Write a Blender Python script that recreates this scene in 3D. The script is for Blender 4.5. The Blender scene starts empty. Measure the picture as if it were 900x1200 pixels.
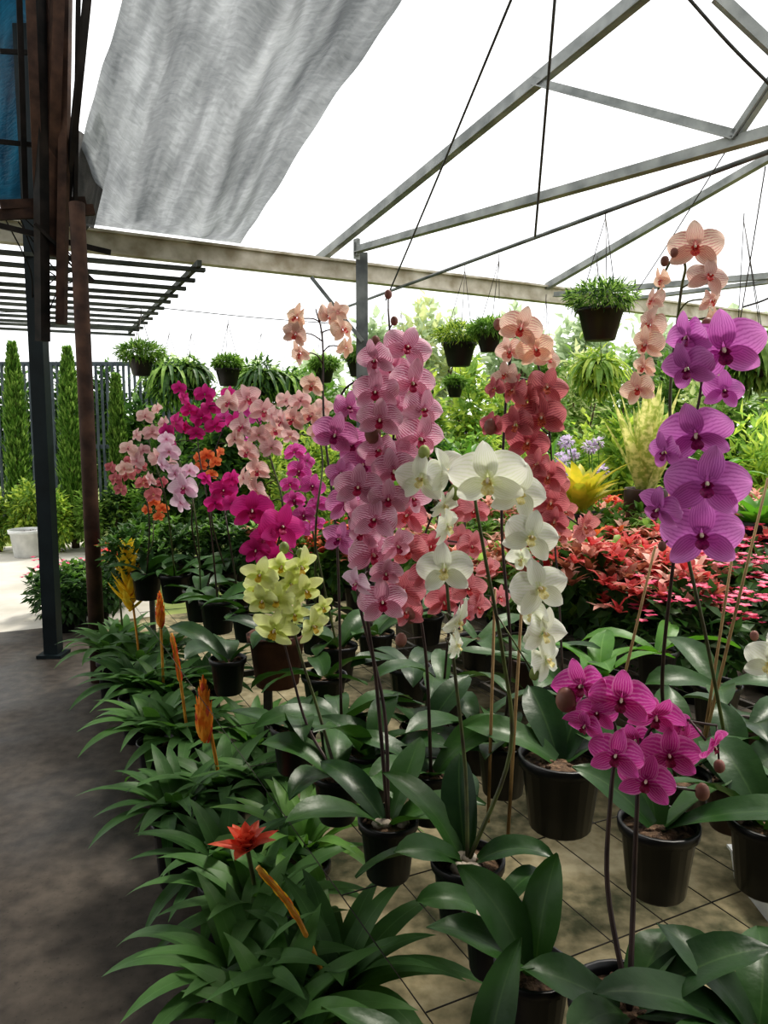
import bpy, math, random
from math import sin, cos, pi, radians
from mathutils import Vector, Matrix
R = random.Random(11)
F = 900.0
TH = math.atan(100/900)
CH = 1.5
CAM = Vector((0, 0, CH))
FW = Vector((0, cos(TH), -sin(TH)))
UPV = Vector((0, sin(TH), cos(TH)))
Z = Vector((0, 0, 1))
AD = Vector((-sin(radians(26)), cos(radians(26)), 0))   # along the path
BD = Vector((cos(radians(26)), sin(radians(26)), 0))    # across the house
RACK = 0.62

def ray(u, v): return Vector(((u-450)/F, 0, 0)) + UPV*((600-v)/F) + FW
def at(u, v, d): return CAM + ray(u, v)*d
def atz(u, v, z):
    r = ray(u, v); return CAM + r*((z-CH)/r.z)
def onpl(u, v, p, n):
    r = ray(u, v); return CAM + r*((p-CAM).dot(n)/r.dot(n))
def C(r, g, b):
    def f(c):
        c /= 255.0
        return c/12.92 if c <= .04045 else ((c+.055)/1.055)**2.4
    return (f(r), f(g), f(b), 1)

# ------------------------------------------------------------ materials
MATS = {}
def newmat(name):
    m = bpy.data.materials.new(name); m.use_nodes = True
    nt = m.node_tree; nt.nodes.clear()
    return m, nt, nt.nodes, nt.links
def finish(nt, N, L, col, rough, trans, spec=.5, bump=None, metal=0, transp=0, tcol=None):
    out = N.new('ShaderNodeOutputMaterial')
    p = N.new('ShaderNodeBsdfPrincipled')
    p.inputs['Roughness'].default_value = rough
    p.inputs['Metallic'].default_value = metal
    p.inputs['Specular IOR Level'].default_value = spec
    L.new(col, p.inputs['Base Color'])
    if bump is not None: L.new(bump, p.inputs['Normal'])
    s = p.outputs[0]
    if trans > 0:
        t = N.new('ShaderNodeBsdfTranslucent')
        L.new(tcol if tcol is not None else col, t.inputs['Color'])
        mx = N.new('ShaderNodeMixShader'); mx.inputs[0].default_value = trans
        L.new(s, mx.inputs[1]); L.new(t.outputs[0], mx.inputs[2]); s = mx.outputs[0]
    if transp > 0:
        t = N.new('ShaderNodeBsdfTransparent')
        mx = N.new('ShaderNodeMixShader'); mx.inputs[0].default_value = transp
        L.new(s, mx.inputs[1]); L.new(t.outputs[0], mx.inputs[2]); s = mx.outputs[0]
    L.new(s, out.inputs[0])
def mixc(N, L, f, a, b, blend='MIX'):
    m = N.new('ShaderNodeMix'); m.data_type = 'RGBA'; m.blend_type = blend
    for s, i in ((f, 0), (a, 6), (b, 7)):
        if isinstance(s, (float, int)): m.inputs[i].default_value = s
        elif isinstance(s, tuple): m.inputs[i].default_value = s
        else: L.new(s, m.inputs[i])
    return m.outputs[2]
def mth(N, L, op, a, b=None, clamp=False):
    m = N.new('ShaderNodeMath'); m.operation = op; m.use_clamp = clamp
    for s, i in ((a, 0), (b, 1)):
        if s is None: continue
        if isinstance(s, (float, int)): m.inputs[i].default_value = s
        else: L.new(s, m.inputs[i])
    return m.outputs[0]
def noise(N, L, scale, detail=4, coord='Object', stretch=None):
    tc = N.new('ShaderNodeTexCoord'); src = tc.outputs[coord]
    if stretch:
        mp = N.new('ShaderNodeMapping'); mp.inputs['Scale'].default_value = stretch
        L.new(src, mp.inputs[0]); src = mp.outputs[0]
    n = N.new('ShaderNodeTexNoise'); n.inputs['Scale'].default_value = scale
    n.inputs['Detail'].default_value = detail
    L.new(src, n.inputs['Vector']); return n.outputs[0]
def ramp(N, L, f, stops):
    r = N.new('ShaderNodeValToRGB')
    e = r.color_ramp.elements
    while len(e) < len(stops): e.new(.5)
    for i, (p, c) in enumerate(stops):
        e[i].position = p; e[i].color = c
    L.new(f, r.inputs[0]); return r.outputs[0]
def surf(name, c1, c2, scale=8, rough=.6, trans=0, spec=.4, bump=0, metal=0, coord='Object', stretch=None, rnd=0, transp=0, lo=.35, hi=.65):
    if name in MATS: return MATS[name]
    m, nt, N, L = newmat(name)
    n = noise(N, L, scale, 5, coord, stretch)
    col = ramp(N, L, n, [(lo, c1), (hi, c2)])
    if rnd:
        oi = N.new('ShaderNodeObjectInfo')
        h = N.new('ShaderNodeHueSaturation')
        L.new(col, h.inputs['Color'])
        L.new(mth(N, L, 'ADD', mth(N, L, 'MULTIPLY', oi.outputs['Random'], rnd), 1-rnd/2), h.inputs['Value'])
        col = h.outputs[0]
    b = None
    if bump:
        bn = N.new('ShaderNodeBump'); bn.inputs['Strength'].default_value = bump
        bn.inputs['Distance'].default_value = .02
        L.new(n, bn.inputs['Height']); b = bn.outputs[0]
    finish(nt, N, L, col, rough, trans, spec, b, metal, transp)
    MATS[name] = m; return m
def leafmat(name, c1, c2, rib, rough=.35, trans=.2, tint=1.6, spec=.5):
    m, nt, N, L = newmat(name)
    uv = N.new('ShaderNodeUVMap'); sp = N.new('ShaderNodeSeparateXYZ'); L.new(uv.outputs[0], sp.inputs[0])
    n = noise(N, L, 9, 4)
    oi = N.new('ShaderNodeObjectInfo')
    f = mth(N, L, 'ADD', mth(N, L, 'MULTIPLY', n, .8), mth(N, L, 'MULTIPLY', oi.outputs['Random'], .4))
    col = ramp(N, L, f, [(.3, c1), (.8, c2)])
    s = mth(N, L, 'ABSOLUTE', mth(N, L, 'SUBTRACT', sp.outputs[0], .5))
    mid = mth(N, L, 'SUBTRACT', 1.0, mth(N, L, 'MULTIPLY', s, 26), True)
    col = mixc(N, L, mth(N, L, 'MULTIPLY', mid, .3), col, rib)
    bn = N.new('ShaderNodeBump'); bn.inputs['Strength'].default_value = .12; bn.inputs['Distance'].default_value = .01
    L.new(noise(N, L, 40, 3), bn.inputs['Height'])
    tc = mixc(N, L, 1.0, col, (tint, tint*1.1, tint*.5, 1), 'MULTIPLY')
    finish(nt, N, L, col, rough, trans, spec, bn.outputs[0], tcol=tc)
    MATS[name] = m; return m
def petalmat(name, base, edge, vein, vs, centre, cr=.22, trans=.36, K=32.0, alt=None, pw=1.4, rim=None):
    m, nt, N, L = newmat(name)
    uv = N.new('ShaderNodeUVMap'); sp = N.new('ShaderNodeSeparateXYZ'); L.new(uv.outputs[0], sp.inputs[0])
    U, V = sp.outputs[0], sp.outputs[1]
    n = noise(N, L, 18, 3)
    col = ramp(N, L, V, [(.25, base), (1, edge)])
    oi = N.new('ShaderNodeObjectInfo')
    if alt:
        col = mixc(N, L, mth(N, L, 'MULTIPLY', oi.outputs['Random'], .8), col, alt)
    x = mth(N, L, 'ADD', mth(N, L, 'MULTIPLY', mth(N, L, 'SUBTRACT', U, .5), K*1.0), mth(N, L, 'MULTIPLY', n, 2.6))
    sn = mth(N, L, 'ABSOLUTE', mth(N, L, 'SINE', x))
    ln = mth(N, L, 'POWER', mth(N, L, 'SUBTRACT', 1.0, sn, True), pw)
    fade = mth(N, L, 'MULTIPLY', mth(N, L, 'SUBTRACT', 1.14, V, True), 1.8, True)
    ln = mth(N, L, 'MULTIPLY', mth(N, L, 'MULTIPLY', ln, fade), vs, True)
    col = mixc(N, L, ln, col, vein)
    if rim:
        e1 = mth(N, L, 'MULTIPLY', mth(N, L, 'SUBTRACT', V, .9, True), 9.0, True)
        e2 = mth(N, L, 'MULTIPLY', mth(N, L, 'SUBTRACT', mth(N, L, 'ABSOLUTE', mth(N, L, 'SUBTRACT', U, .5)), .44, True), 14.0, True)
        col = mixc(N, L, mth(N, L, 'MULTIPLY', mth(N, L, 'MAXIMUM', e1, e2), .6), col, rim)
    cf = mth(N, L, 'SUBTRACT', 1.0, mth(N, L, 'DIVIDE', V, cr), True)
    col = mixc(N, L, mth(N, L, 'MULTIPLY', cf, .85), col, centre)
    h = N.new('ShaderNodeHueSaturation')
    L.new(col, h.inputs['Color'])
    L.new(mth(N, L, 'ADD', mth(N, L, 'MULTIPLY', oi.outputs['Random'], .22), .87), h.inputs['Value'])
    col = h.outputs[0]
    finish(nt, N, L, col, .5, trans, .2)
    MATS[name] = m; return m

M_leaf = leafmat('orchid_leaf_green', C(28, 52, 28), C(56, 88, 42), C(86, 112, 68), .36, .15, spec=.2)
M_leaf2 = leafmat('orchid_leaf_fresh', C(66, 110, 44), C(98, 146, 60), C(150, 185, 110), .4, .3, spec=.26)
M_brom = leafmat('bromeliad_leaf', C(48, 80, 42), C(84, 120, 66), C(104, 138, 90), .46, .28, spec=.24)
M_brom2 = leafmat('bromeliad_leaf_light', C(84, 126, 62), C(122, 160, 84), C(140, 180, 110), .4, .33)
M_stem = surf('spike_stem', C(58, 52, 38), C(86, 96, 48), 20, .5)
M_stem_d = surf('dark_spike_stem', C(44, 30, 30), C(68, 50, 44), 20, .5)
M_bud = surf('bud_pinkish', C(120, 84, 70), C(170, 120, 110), 20, .5, .2)
M_budg = surf('bud_green', C(110, 130, 70), C(170, 180, 110), 20, .5, .2)
M_black = surf('black_plastic', C(18, 18, 19), C(30, 30, 31), 12, .4, spec=.4)
M_brownpot = surf('brown_plastic', C(50, 34, 28), C(68, 46, 37), 12, .5)
M_terra = surf('terracotta', C(78, 46, 36), C(102, 64, 48), 14, .8, bump=.2)
M_whitepot = surf('white_plastic', C(200, 202, 200), C(225, 226, 224), 9, .5)
M_soil = surf('bark_mix', C(48, 34, 26), C(122, 98, 76), 60, .9, bump=.8)
M_stone = surf('pebble', C(120, 110, 98), C(176, 166, 150), 25, .8, bump=.4)
M_wire = surf('dark_wire', C(40, 38, 34), C(66, 62, 54), 20, .6, metal=.3)
M_rope = surf('wire_grey', C(52, 54, 54), C(80, 82, 80), 20, .7)

PET = {
 'veinpink': petalmat('petal_vein_pink', C(246, 202, 222), C(248, 220, 232), C(180, 36, 104), 1.0, C(186, 40, 100), .22, pw=.9, K=38),
 'mauve': petalmat('petal_mauve', C(228, 150, 200), C(238, 182, 218), C(160, 36, 120), .9, C(160, 20, 96), .2, pw=1.1),
 'magvein': petalmat('petal_magenta_vein', C(200, 44, 150), C(216, 90, 176), C(246, 190, 228), .5, C(140, 6, 84), .25, K=26, rim=C(250, 210, 236)),
 'magenta': petalmat('petal_magenta', C(210, 44, 140), C(226, 82, 164), C(150, 4, 84), .4, C(150, 0, 80), .2),
 'purple': petalmat('petal_purple', C(212, 124, 202), C(226, 158, 218), C(164, 50, 150), .65, C(130, 16, 96), .16),
 'white': petalmat('petal_white', C(238, 240, 226), C(246, 247, 240), C(206, 216, 170), .5, C(206, 216, 130), .22),
 'cream': petalmat('petal_cream', C(226, 234, 156), C(238, 242, 190), C(194, 204, 96), .35, C(176, 196, 70), .25),
 'coral': petalmat('petal_coral', C(218, 124, 140), C(232, 162, 172), C(166, 36, 72), .85, C(180, 30, 70), .22, alt=C(232, 168, 168)),
 'rust': petalmat('petal_rust_red', C(204, 104, 120), C(226, 150, 154), C(142, 26, 58), .85, C(240, 200, 160), .2, alt=C(226, 158, 152)),
 'peach': petalmat('petal_peach', C(246, 220, 204), C(250, 234, 220), C(196, 76, 104), .8, C(214, 96, 120), .22, alt=C(246, 224, 190), pw=1.3),
 'blush': petalmat('petal_blush', C(240, 202, 204), C(246, 222, 218), C(196, 80, 120), .75, C(200, 56, 106), .2, alt=C(244, 224, 206)),
 'pale': petalmat('petal_pale_lilac', C(240, 210, 226), C(246, 230, 238), C(206, 130, 180), .5, C(190, 40, 110), .22),
 'apricot': petalmat('petal_apricot', C(226, 124, 76), C(236, 156, 104), C(190, 60, 40), .6, C(210, 70, 50), .22),
}
LIPC = {k: surf('lip_'+k, a, b, 30, .5, .2) for k, a, b in [
 ('veinpink', C(150, 10, 60), C(190, 40, 90)), ('mauve', C(130, 6, 80), C(170, 20, 110)),
 ('magvein', C(110, 0, 50), C(150, 10, 80)), ('magenta', C(150, 0, 70), C(190, 30, 100)),
 ('purple', C(120, 0, 80), C(160, 20, 110)), ('white', C(230, 216, 130), C(244, 236, 190)),
 ('cream', C(196, 160, 40), C(230, 200, 80)), ('coral', C(180, 30, 60), C(226, 100, 90)),
 ('rust', C(160, 20, 50), C(230, 140, 90)), ('peach', C(190, 30, 60), C(230, 110, 80)), ('apricot', C(190, 30, 30), C(230, 110, 60)),
 ('blush', C(190, 40, 90), C(220, 90, 120)), ('pale', C(170, 20, 90), C(210, 80, 140))]}
M_col = surf('column_cream', C(240, 226, 200), C(246, 236, 220), 20, .5, .2)

# ------------------------------------------------------------ mesh builder
class MB:
    def __init__(s): s.v = []; s.f = []; s.m = []; s.uv = []
    def grid(s, rows, mat=0, closed=False):
        b = len(s.v); n = len(rows); k = len(rows[0])
        for i, r in enumerate(rows):
            for j, p in enumerate(r):
                s.v.append(tuple(p)); s.uv.append((j/max(1, k-1), i/max(1, n-1)))
        for i in range(n-1):
            for j in range(k if closed else k-1):
                j2 = (j+1) % k
                s.f.append((b+i*k+j, b+i*k+j2, b+(i+1)*k+j2, b+(i+1)*k+j)); s.m.append(mat)
    def tube(s, path, r, seg=6, mat=0, cap=True):
        path = [Vector(p) for p in path]
        n = len(path)
        rr = r if isinstance(r, (list, tuple)) else [r]*n
        t = (path[1]-path[0]).normalized()
        a = t.orthogonal().normalized(); rows = []
        for i, p in enumerate(path):
            t = (path[min(i+1, n-1)]-path[max(i-1, 0)])
            if t.length < 1e-9: t = Vector((0, 0, 1))
            t.normalize()
            a = (a-t*a.dot(t)).normalized(); b = t.cross(a)
            rows.append([p+(a*cos(2*pi*j/seg)+b*sin(2*pi*j/seg))*rr[i] for j in range(seg)])
        b0 = len(s.v)
        s.grid(rows, mat, True)
        if cap:
            s.f.append(tuple(b0+j for j in reversed(range(seg)))); s.m.append(mat)
            e = b0+(n-1)*seg
            s.f.append(tuple(e+j for j in range(seg))); s.m.append(mat)
    def lathe(s, c, prof, seg=20, mat=0):
        c = Vector(c)
        s.grid([[c+Vector((r*cos(2*pi*j/seg), r*sin(2*pi*j/seg), z)) for j in range(seg)] for r, z in prof], mat, True)
    def bar(s, p, q, w, h, mat=0, up=Z):
        p = Vector(p); q = Vector(q); t = (q-p).normalized()
        a = t.cross(up)
        if a.length < 1e-3: a = t.cross(Vector((1, 0, 0)))
        a.normalize(); b = a.cross(t)
        vs = []
        for e in (p, q):
            for x, y in ((-1, -1), (1, -1), (1, 1), (-1, 1)):
                vs.append(e+a*x*w/2+b*y*h/2)
        k = len(s.v)
        for i, x in enumerate(vs):
            s.v.append(tuple(x)); s.uv.append((i % 4/3, i//4))
        for f in ((0, 1, 2, 3), (7, 6, 5, 4), (0, 4, 5, 1), (1, 5, 6, 2), (2, 6, 7, 3), (3, 7, 4, 0)):
            s.f.append(tuple(k+i for i in f)); s.m.append(mat)
    def blob(s, c, rad, mat=0, seg=8, rings=6, axis=None):
        c = Vector(c); rx, ry, rz = rad
        q = Matrix.Identity(3)
        if axis is not None: q = Vector(axis).to_track_quat('Z', 'Y').to_matrix()
        rows = []
        for i in range(rings+1):
            a = pi*i/rings
            rr = max(sin(a), .02)
            rows.append([c+q@Vector((rx*rr*cos(2*pi*j/seg), ry*rr*sin(2*pi*j/seg), -rz*cos(a))) for j in range(seg)])
        s.grid(rows, mat, True)
    def leaf(s, base, az, L, W, e0, e1, mat=0, n=9, m=4, fold=.3, prof=None, roll=0, bend=0, pw=1.2, wav=0):
        prof = prof or strap
        p = Vector(base); az = radians(az); e0 = radians(e0); e1 = radians(e1); rows = []
        ph = R.random()*6
        for i in range(n+1):
            t = i/n; e = e0+(e1-e0)*t**pw; a = az+bend*t
            h = Vector((cos(a), sin(a), 0)); T = h*cos(e)+Z*sin(e); No = -h*sin(e)+Z*cos(e)
            S = Vector((-sin(a), cos(a), 0))
            if roll:
                q = Matrix.Rotation(roll, 3, T); No = q@No; S = q@S
            w = max(W/2*prof(t), .0004)
            row = []
            for j in range(m+1):
                x = -1+2*j/m
                row.append(p+S*x*w+No*(fold*abs(x)**1.4*w+wav*sin(t*9+ph+x*2)*abs(x)))
            rows.append(row)
            p = p+T*L/n
        s.grid(rows, mat)
        return p
    def diamond(s, p, d, nrm, L, W, mat=0):
        side = d.cross(nrm)
        if side.length < 1e-4: side = d.orthogonal()
        side.normalize(); nrm = side.cross(d)
        k = len(s.v)
        mid = p+d*L*.45
        for q, uv in ((p, (.5, 0)), (mid+side*W/2+nrm*W*.15, (1, .5)), (p+d*L-nrm*L*.1, (.5, 1)), (mid-side*W/2+nrm*W*.15, (0, .5))):
            s.v.append(tuple(q)); s.uv.append(uv)
        s.f.append((k, k+1, k+2)); s.f.append((k, k+2, k+3)); s.m += [mat, mat]
    def cloud(s, c, rad, n, L, W, nm=1, droop=.2, shell=.55, outw=1.0):
        c = Vector(c)
        for _ in range(n):
            d = Vector((R.gauss(0, 1), R.gauss(0, 1), R.gauss(0, 1))).normalized()
            r = shell+(1-shell)*R.random()
            p = c+Vector((d.x*rad[0], d.y*rad[1], d.z*rad[2]))*r
            dd = (d*outw+Vector((R.gauss(0, .6), R.gauss(0, .6), R.gauss(0, .6)-droop))).normalized()
            nn = (Z+d*.5+Vector((R.gauss(0, .4), R.gauss(0, .4), 0))).normalized()
            k = .7+R.random()*.6
            s.diamond(p, dd, nn, L*k, W*k, R.randrange(nm))
    def mesh(s, name, mats, smooth=True):
        me = bpy.data.meshes.new(name)
        me.from_pydata(s.v, [], s.f)
        me.polygons.foreach_set('material_index', s.m)
        me.polygons.foreach_set('use_smooth', [smooth]*len(s.f))
        uvl = me.uv_layers.new(name='UVMap')
        li = [0]*len(me.loops); me.loops.foreach_get('vertex_index', li)
        flat = []
        for i in li: flat += s.uv[i]
        uvl.data.foreach_set('uv', flat)
        for m in mats: me.materials.append(m)
        me.update()
        return me
def strap(t): return (0.42+0.58*sin(pi/2*min(t/.55, 1)))*(1-max(0, (t-.5)/.5)**2.4)
def strapl(t): return (0.62+0.38*sin(pi*min(t/.5, 1)/2))*(1-max(0, (t-.3)/.7)**2.4)
def blade(t): return (0.7+0.3*sin(pi*min(t/.5, 1)/2))*(1-t**3.2)
def oval(t): return max(0, sin(pi*t**.8))**.7

COL = bpy.context.scene.collection
def link(o): COL.objects.link(o); return o
def tag(o, label=None, cat=None, group=None, kind=None):
    if label: o['label'] = label
    if cat: o['category'] = cat
    if group: o['group'] = group
    if kind: o['kind'] = kind
    return o
def root(name, label, cat, loc, group=None):
    o = bpy.data.objects.new(name, None); o.location = loc; o.empty_display_size = .05
    return tag(link(o), label, cat, group)
def part(me, name, par=None, mtx=None, label=None):
    o = bpy.data.objects.new(name, me); link(o)
    if par is not None:
        o.parent = par
        if par.type == 'EMPTY': o.matrix_parent_inverse = Matrix.Translation(-par.location)
    if mtx is not None: o.matrix_basis = mtx
    if label: o['label'] = label
    return o
def single(mb, name, mats, label, cat, group=None, kind=None, smooth=True):
    xs = [v[0] for v in mb.v]; ys = [v[1] for v in mb.v]; zs = [v[2] for v in mb.v]
    o0 = ((min(xs)+max(xs))/2, (min(ys)+max(ys))/2, min(zs))
    mb.v = [(a-o0[0], b-o0[1], c-o0[2]) for a, b, c in mb.v]
    o = bpy.data.objects.new(name, mb.mesh(name, mats, smooth)); o.location = o0
    return tag(link(o), label, cat, group, kind)
def catmull(P, k=6):
    P = [Vector(p) for p in P]; Q = [P[0]*2-P[1]]+P+[P[-1]*2-P[-2]]; out = []
    for i in range(1, len(Q)-2):
        for j in range(k):
            t = j/k; a, b, c, d = Q[i-1], Q[i], Q[i+1], Q[i+2]
            out.append(.5*((2*b)+(c-a)*t+(2*a-5*b+4*c-d)*t*t+(-a+3*b-3*c+d)*t**3))
    out.append(P[-1]); return out
PLACED = []
def settle(loc, r, level):
    """nudge a pot sideways until it clears the pots already standing on this level"""
    p = Vector(loc)
    for _ in range(60):
        moved = False
        for q, rq, lv in PLACED:
            if lv != level: continue
            d = Vector((p.x-q.x, p.y-q.y, 0)); need = (r+rq)*1.06
            if d.length < need:
                if d.length < 1e-5: d = Vector((1, 0, 0))
                p += d.normalized()*(need-d.length+.002); moved = True
        if not moved: break
    PLACED.append((p.copy(), r, level))
    return p

# ------------------------------------------------------------ flowers
def petal(mb, ang, L, W, z0, cup, curl, pw, ex, rough=0, n=9, m=6):
    a = radians(ang); d = Vector((cos(a), sin(a), 0)); sd = Vector((-sin(a), cos(a), 0)); rows = []
    ph = R.random()*6
    for i in range(n+1):
        t = (1-cos(pi*i/n))/2
        w = max(W/2*max(0, sin(pi*min(1, (.04+.96*t)**pw)))**ex, .004)
        rows.append([d*(.03+t*L)+sd*x*w+Z*(z0+cup*(x*w)**2*6+curl*t*t+rough*sin(5*t+3*x+ph)*t) for x in [-1+2*j/m for j in range(m+1)]])
    mb.grid(rows, 0)
FL = {}
def flower_meshes(var, lod):
    key = (var, lod)
    if key in FL: return FL[key]
    res = []
    nn, mm = (10, 6) if lod == 0 else (6, 4)
    for k in range(6 if lod == 0 else 4):
        mb = MB()
        j = lambda a: R.uniform(-a, a)
        slim = var in ('cream',)
        c = R.uniform(-.08, .12)
        petal(mb, 90+j(7), .49, .33, -.014, .35, -.06+c, .85, .6, .018, nn, mm)
        petal(mb, 218+j(8), .49, .33, -.014, .3, -.06+c, .85, .6, .018, nn, mm)
        petal(mb, 322+j(8), .49, .33, -.014, .3, -.06+c, .85, .6, .018, nn, mm)
        pwid = .4 if slim else .59
        petal(mb, 14+j(7), .5, pwid, .012, -.3, c+j(.09), .8, .48, .03, nn, mm)
        petal(mb, 166+j(7), .5, pwid, .012, -.3, c+j(.09), .8, .48, .03, nn, mm)
        pm = mb.mesh('flower', [PET[var]])
        lb = MB()
        rows = []
        for i in range(7):
            t = i/6; w = .015+.075*sin(pi*(.1+.85*t))
            cc = Vector((0, -.03-.14*t, .03+.1*sin(t*2.2)))
            rows.append([cc+Vector((x*w, 0, .03*abs(x))) for x in (-1, -.5, 0, .5, 1)])
        lb.grid(rows, 0)
        for sgn in (-1, 1):
            rows = []
            for i in range(6):
                t = i/5; w = .05*sin(pi*(.15+.8*t))
                cc = Vector((sgn*(.02+.07*t), -.02+.02*t, .03+.09*t))
                rows.append([cc+Vector((-sgn*.02*abs(x), x*w, 0)) for x in (-1, -.5, 0, .5, 1)])
            lb.grid(rows, 0)
        lb.blob((0, .015, .06), (.03, .03, .06), 1, 8, 5, axis=(0, -.3, 1))
        lb.blob((0, -.025, .06), (.022, .018, .02), 0, 6, 4)
        res.append((pm, lb.mesh('lip', [LIPC[var], M_col])))
    FL[key] = res; return res
def fmatrix(pos, face, size, roll=0):
    z = face.normalized(); x = Z.cross(z).normalized(); y = z.cross(x)
    m = Matrix((x, y, z)).transposed().to_4x4()
    return Matrix.Translation(pos) @ m @ Matrix.Rotation(roll, 4, 'Z') @ Matrix.Scale(size, 4)

POTM = {}
def pot_parts(rt, loc, r, h, mat, seg=24, soil=True, stones=0):
    key = (round(r, 3), round(h, 3), mat.name)
    if key not in POTM:
        mb = MB()
        mb.lathe((0, 0, 0), [(.001, 0), (r*.7, 0), (r*.74, .004), (r*.93, h*.86), (r*1.02, h*.865), (r*1.04, h*.99), (r*1.02, h), (r*.94, h), (r*.92, h*.9), (r*.7, h*.1), (.001, h*.08)], seg)
        sb = MB()
        sb.lathe((0, 0, 0), [(.001, h*.9), (r*.3, h*.91), (r*.6, h*.9), (r*.91, h*.87)], seg)
        for _ in range(14 if seg > 16 else 0):
            a = R.random()*6.3; q = r*.8*R.random()**.5
            sb.blob((q*cos(a), q*sin(a), h*.91), (R.uniform(.005, .011), R.uniform(.005, .009), R.uniform(.003, .006)), 0, 6, 4)
        POTM[key] = (mb.mesh('pot', [mat]), sb.mesh('potting_mix', [M_soil]))
    T = Matrix.Translation(loc)
    part(POTM[key][0], 'pot', rt, T)
    part(POTM[key][1], 'potting_mix', rt, T)
    for _ in range(stones):
        a = R.random()*6.3; q = r*.55*R.random()**.5
        sb = MB(); sb.blob(Vector(loc)+Vector((q*cos(a), q*sin(a), h*.93)), (R.uniform(.012, .02), R.uniform(.012, .018), R.uniform(.008, .012)), 0, 8, 6)
        part(sb.mesh('pebble', [M_stone]), 'pebble', rt)

def orchid(label, pot, r, h, spikes=(), leaves=(), potmat=None, lod=0, lm=None, zb=RACK, stones=0, cat='orchid', group='potted orchids on the wire bench', sep=True, fs=1.0):
    potmat = potmat or M_black; lm = lm or M_leaf
    top = atz(pot[0], pot[1], zb+h); loc = settle(Vector((top.x, top.y, zb)), r, 1)
    rt = root('potted_orchid', label, cat, loc, group)
    pot_parts(rt, loc, r, h, potmat, 24 if lod == 0 else 14, stones=stones)
    base = loc+Z*(h*.9)
    mb = MB()
    for (az, L, W, e0, e1) in leaves:
        if sep: mb = MB()
        mb.leaf(base+Vector((cos(radians(az))*.012, sin(radians(az))*.012, 0)), az, L, W, e0, e1, 0, 10 if lod == 0 else 7, 6 if lod == 0 else 4, .25, roll=R.uniform(-.45, .45), bend=R.uniform(-.45, .45), wav=.003)
        if sep: part(mb.mesh('leaf', [lm]), 'leaf', rt)
    if leaves and not sep: part(mb.mesh('leaves', [lm]), 'leaves', rt)
    for sp in spikes:
        P = [base]+[at(*q) for q in sp['path']]
        path = catmull(P, 6)
        n = len(path); sb = MB()
        r0 = sp.get('r', .0042)
        sb.tube(path, [r0*(1-.55*i/(n-1)) for i in range(n)], 7)
        sm = M_stem_d if sp.get('dark') else M_stem
        dd = sp.get('d', sp['path'][-1][2])
        for f in sp['fl']:
            u, v, s = f[:3]
            yaw = f[3] if len(f) > 3 else None
            dep = dd-.035+R.uniform(-.025, .025)+(f[4] if len(f) > 4 else 0)
            p = at(u, v, dep)
            q = min(path[n//3:], key=lambda a: (a-p).length+(.02 if a.z > p.z else 0))
            if yaw is None:
                off = (p-q).x
                yaw = max(-38, min(38, off*550))+R.uniform(-28, 28)
            y = radians(yaw); pt = radians(R.uniform(-30, 12))
            tocam = (CAM-p); tocam.z = 0; tocam.normalize()
            bx = Vector((-tocam.y, tocam.x, 0))
            face = (tocam*cos(y)+bx*sin(y))
            face = face*cos(pt)+Z*sin(pt)
            var = f[5] if len(f) > 5 else sp['var']
            ms = flower_meshes(var, lod); pm, lp = ms[R.randrange(len(ms))]
            size = s*fs*dep/F*(.93 if s > 66 else R.uniform(.9, 1.06))
            M = fmatrix(p, face, size, R.uniform(-.35, .35))
            fo = part(pm, 'flower', rt, M)
            if lod == 0 or s > 28:
                lo = bpy.data.objects.new('lip', lp); link(lo); lo.parent = fo
            bk = p-face*.012
            sb.tube(catmull([q, (q+bk)/2-face*.01+Z*.006, bk], 3), .0018, 5, 0)
        for b in sp.get('buds', ()):
            u, v, s = b; p = at(u, v, dd-.01); rr = s*dd/F/2
            q = min(path[n//3:], key=lambda a: (a-p).length)
            sb.tube([q, p], .0015, 5, 0)
            sb.blob(p, (rr, rr, rr*1.25), 1, 10, 7)
        part(sb.mesh('flower_spike', [sm, sp.get('bm', M_bud)]), 'flower_spike', rt)
    return rt

def rl(n, L=.21, W=.078, a0=0, lo=10, hi=55, drop=55):
    return [((a0+360*i/n+R.uniform(-30, 30)) % 360, L*R.uniform(.7, 1.2), W*R.uniform(.75, 1.1), R.uniform(lo, hi), R.uniform(-drop, 0)) for i in range(n)]

# ============================================================ hero orchids
orchid('pink orchid with dark-veined petals on tall arching spikes', (455, 958), .058, .12, [
  dict(var='veinpink', dark=True, path=[(441, 800, 1.5), (428, 690, 1.48), (445, 600, 1.47), (462, 500, 1.46), (455, 362, 1.46)], d=1.44,
   fl=[(477, 408, 60), (441, 422, 48), (440, 460, 56), (483, 449, 58), (496, 480, 54), (445, 492, 52), (492, 514, 60), (420, 572, 54, -10), (462, 552, 56), (440, 610, 62), (482, 584, 50), (436, 650, 60), (465, 640, 48), (418, 684, 44, -45, 0, 'pale'), (448, 706, 62), (445, 528, 52), (470, 535, 48), (455, 585, 48), (460, 432, 46, 0, .02), (462, 478, 46, 0, .02), (425, 625, 46, -30, .02), (490, 550, 44, 30, .02), (452, 672, 44, 10, .02), (418, 600, 42, -35, .02)],
   buds=[(455, 345, 9), (440, 400, 11), (462, 376, 9), (437, 508, 20)]),
  dict(var='mauve', dark=True, path=[(450, 830, 1.53), (420, 700, 1.54), (405, 560, 1.53), (398, 470, 1.52), (425, 440, 1.5)], d=1.5,
   fl=[(392, 510, 56), (408, 478, 42), (425, 545, 48), (404, 590, 46), (398, 632, 46, -30), (412, 520, 44), (400, 555, 38)], buds=[(400, 488, 14)]),
 ], leaves=[(200, .22, .075, 35, -15), (320, .15, .06, 35, -20), (60, .2, .07, 50, 10), (150, .2, .065, 50, -20), (10, .19, .07, 30, -20)], stones=3)

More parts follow.
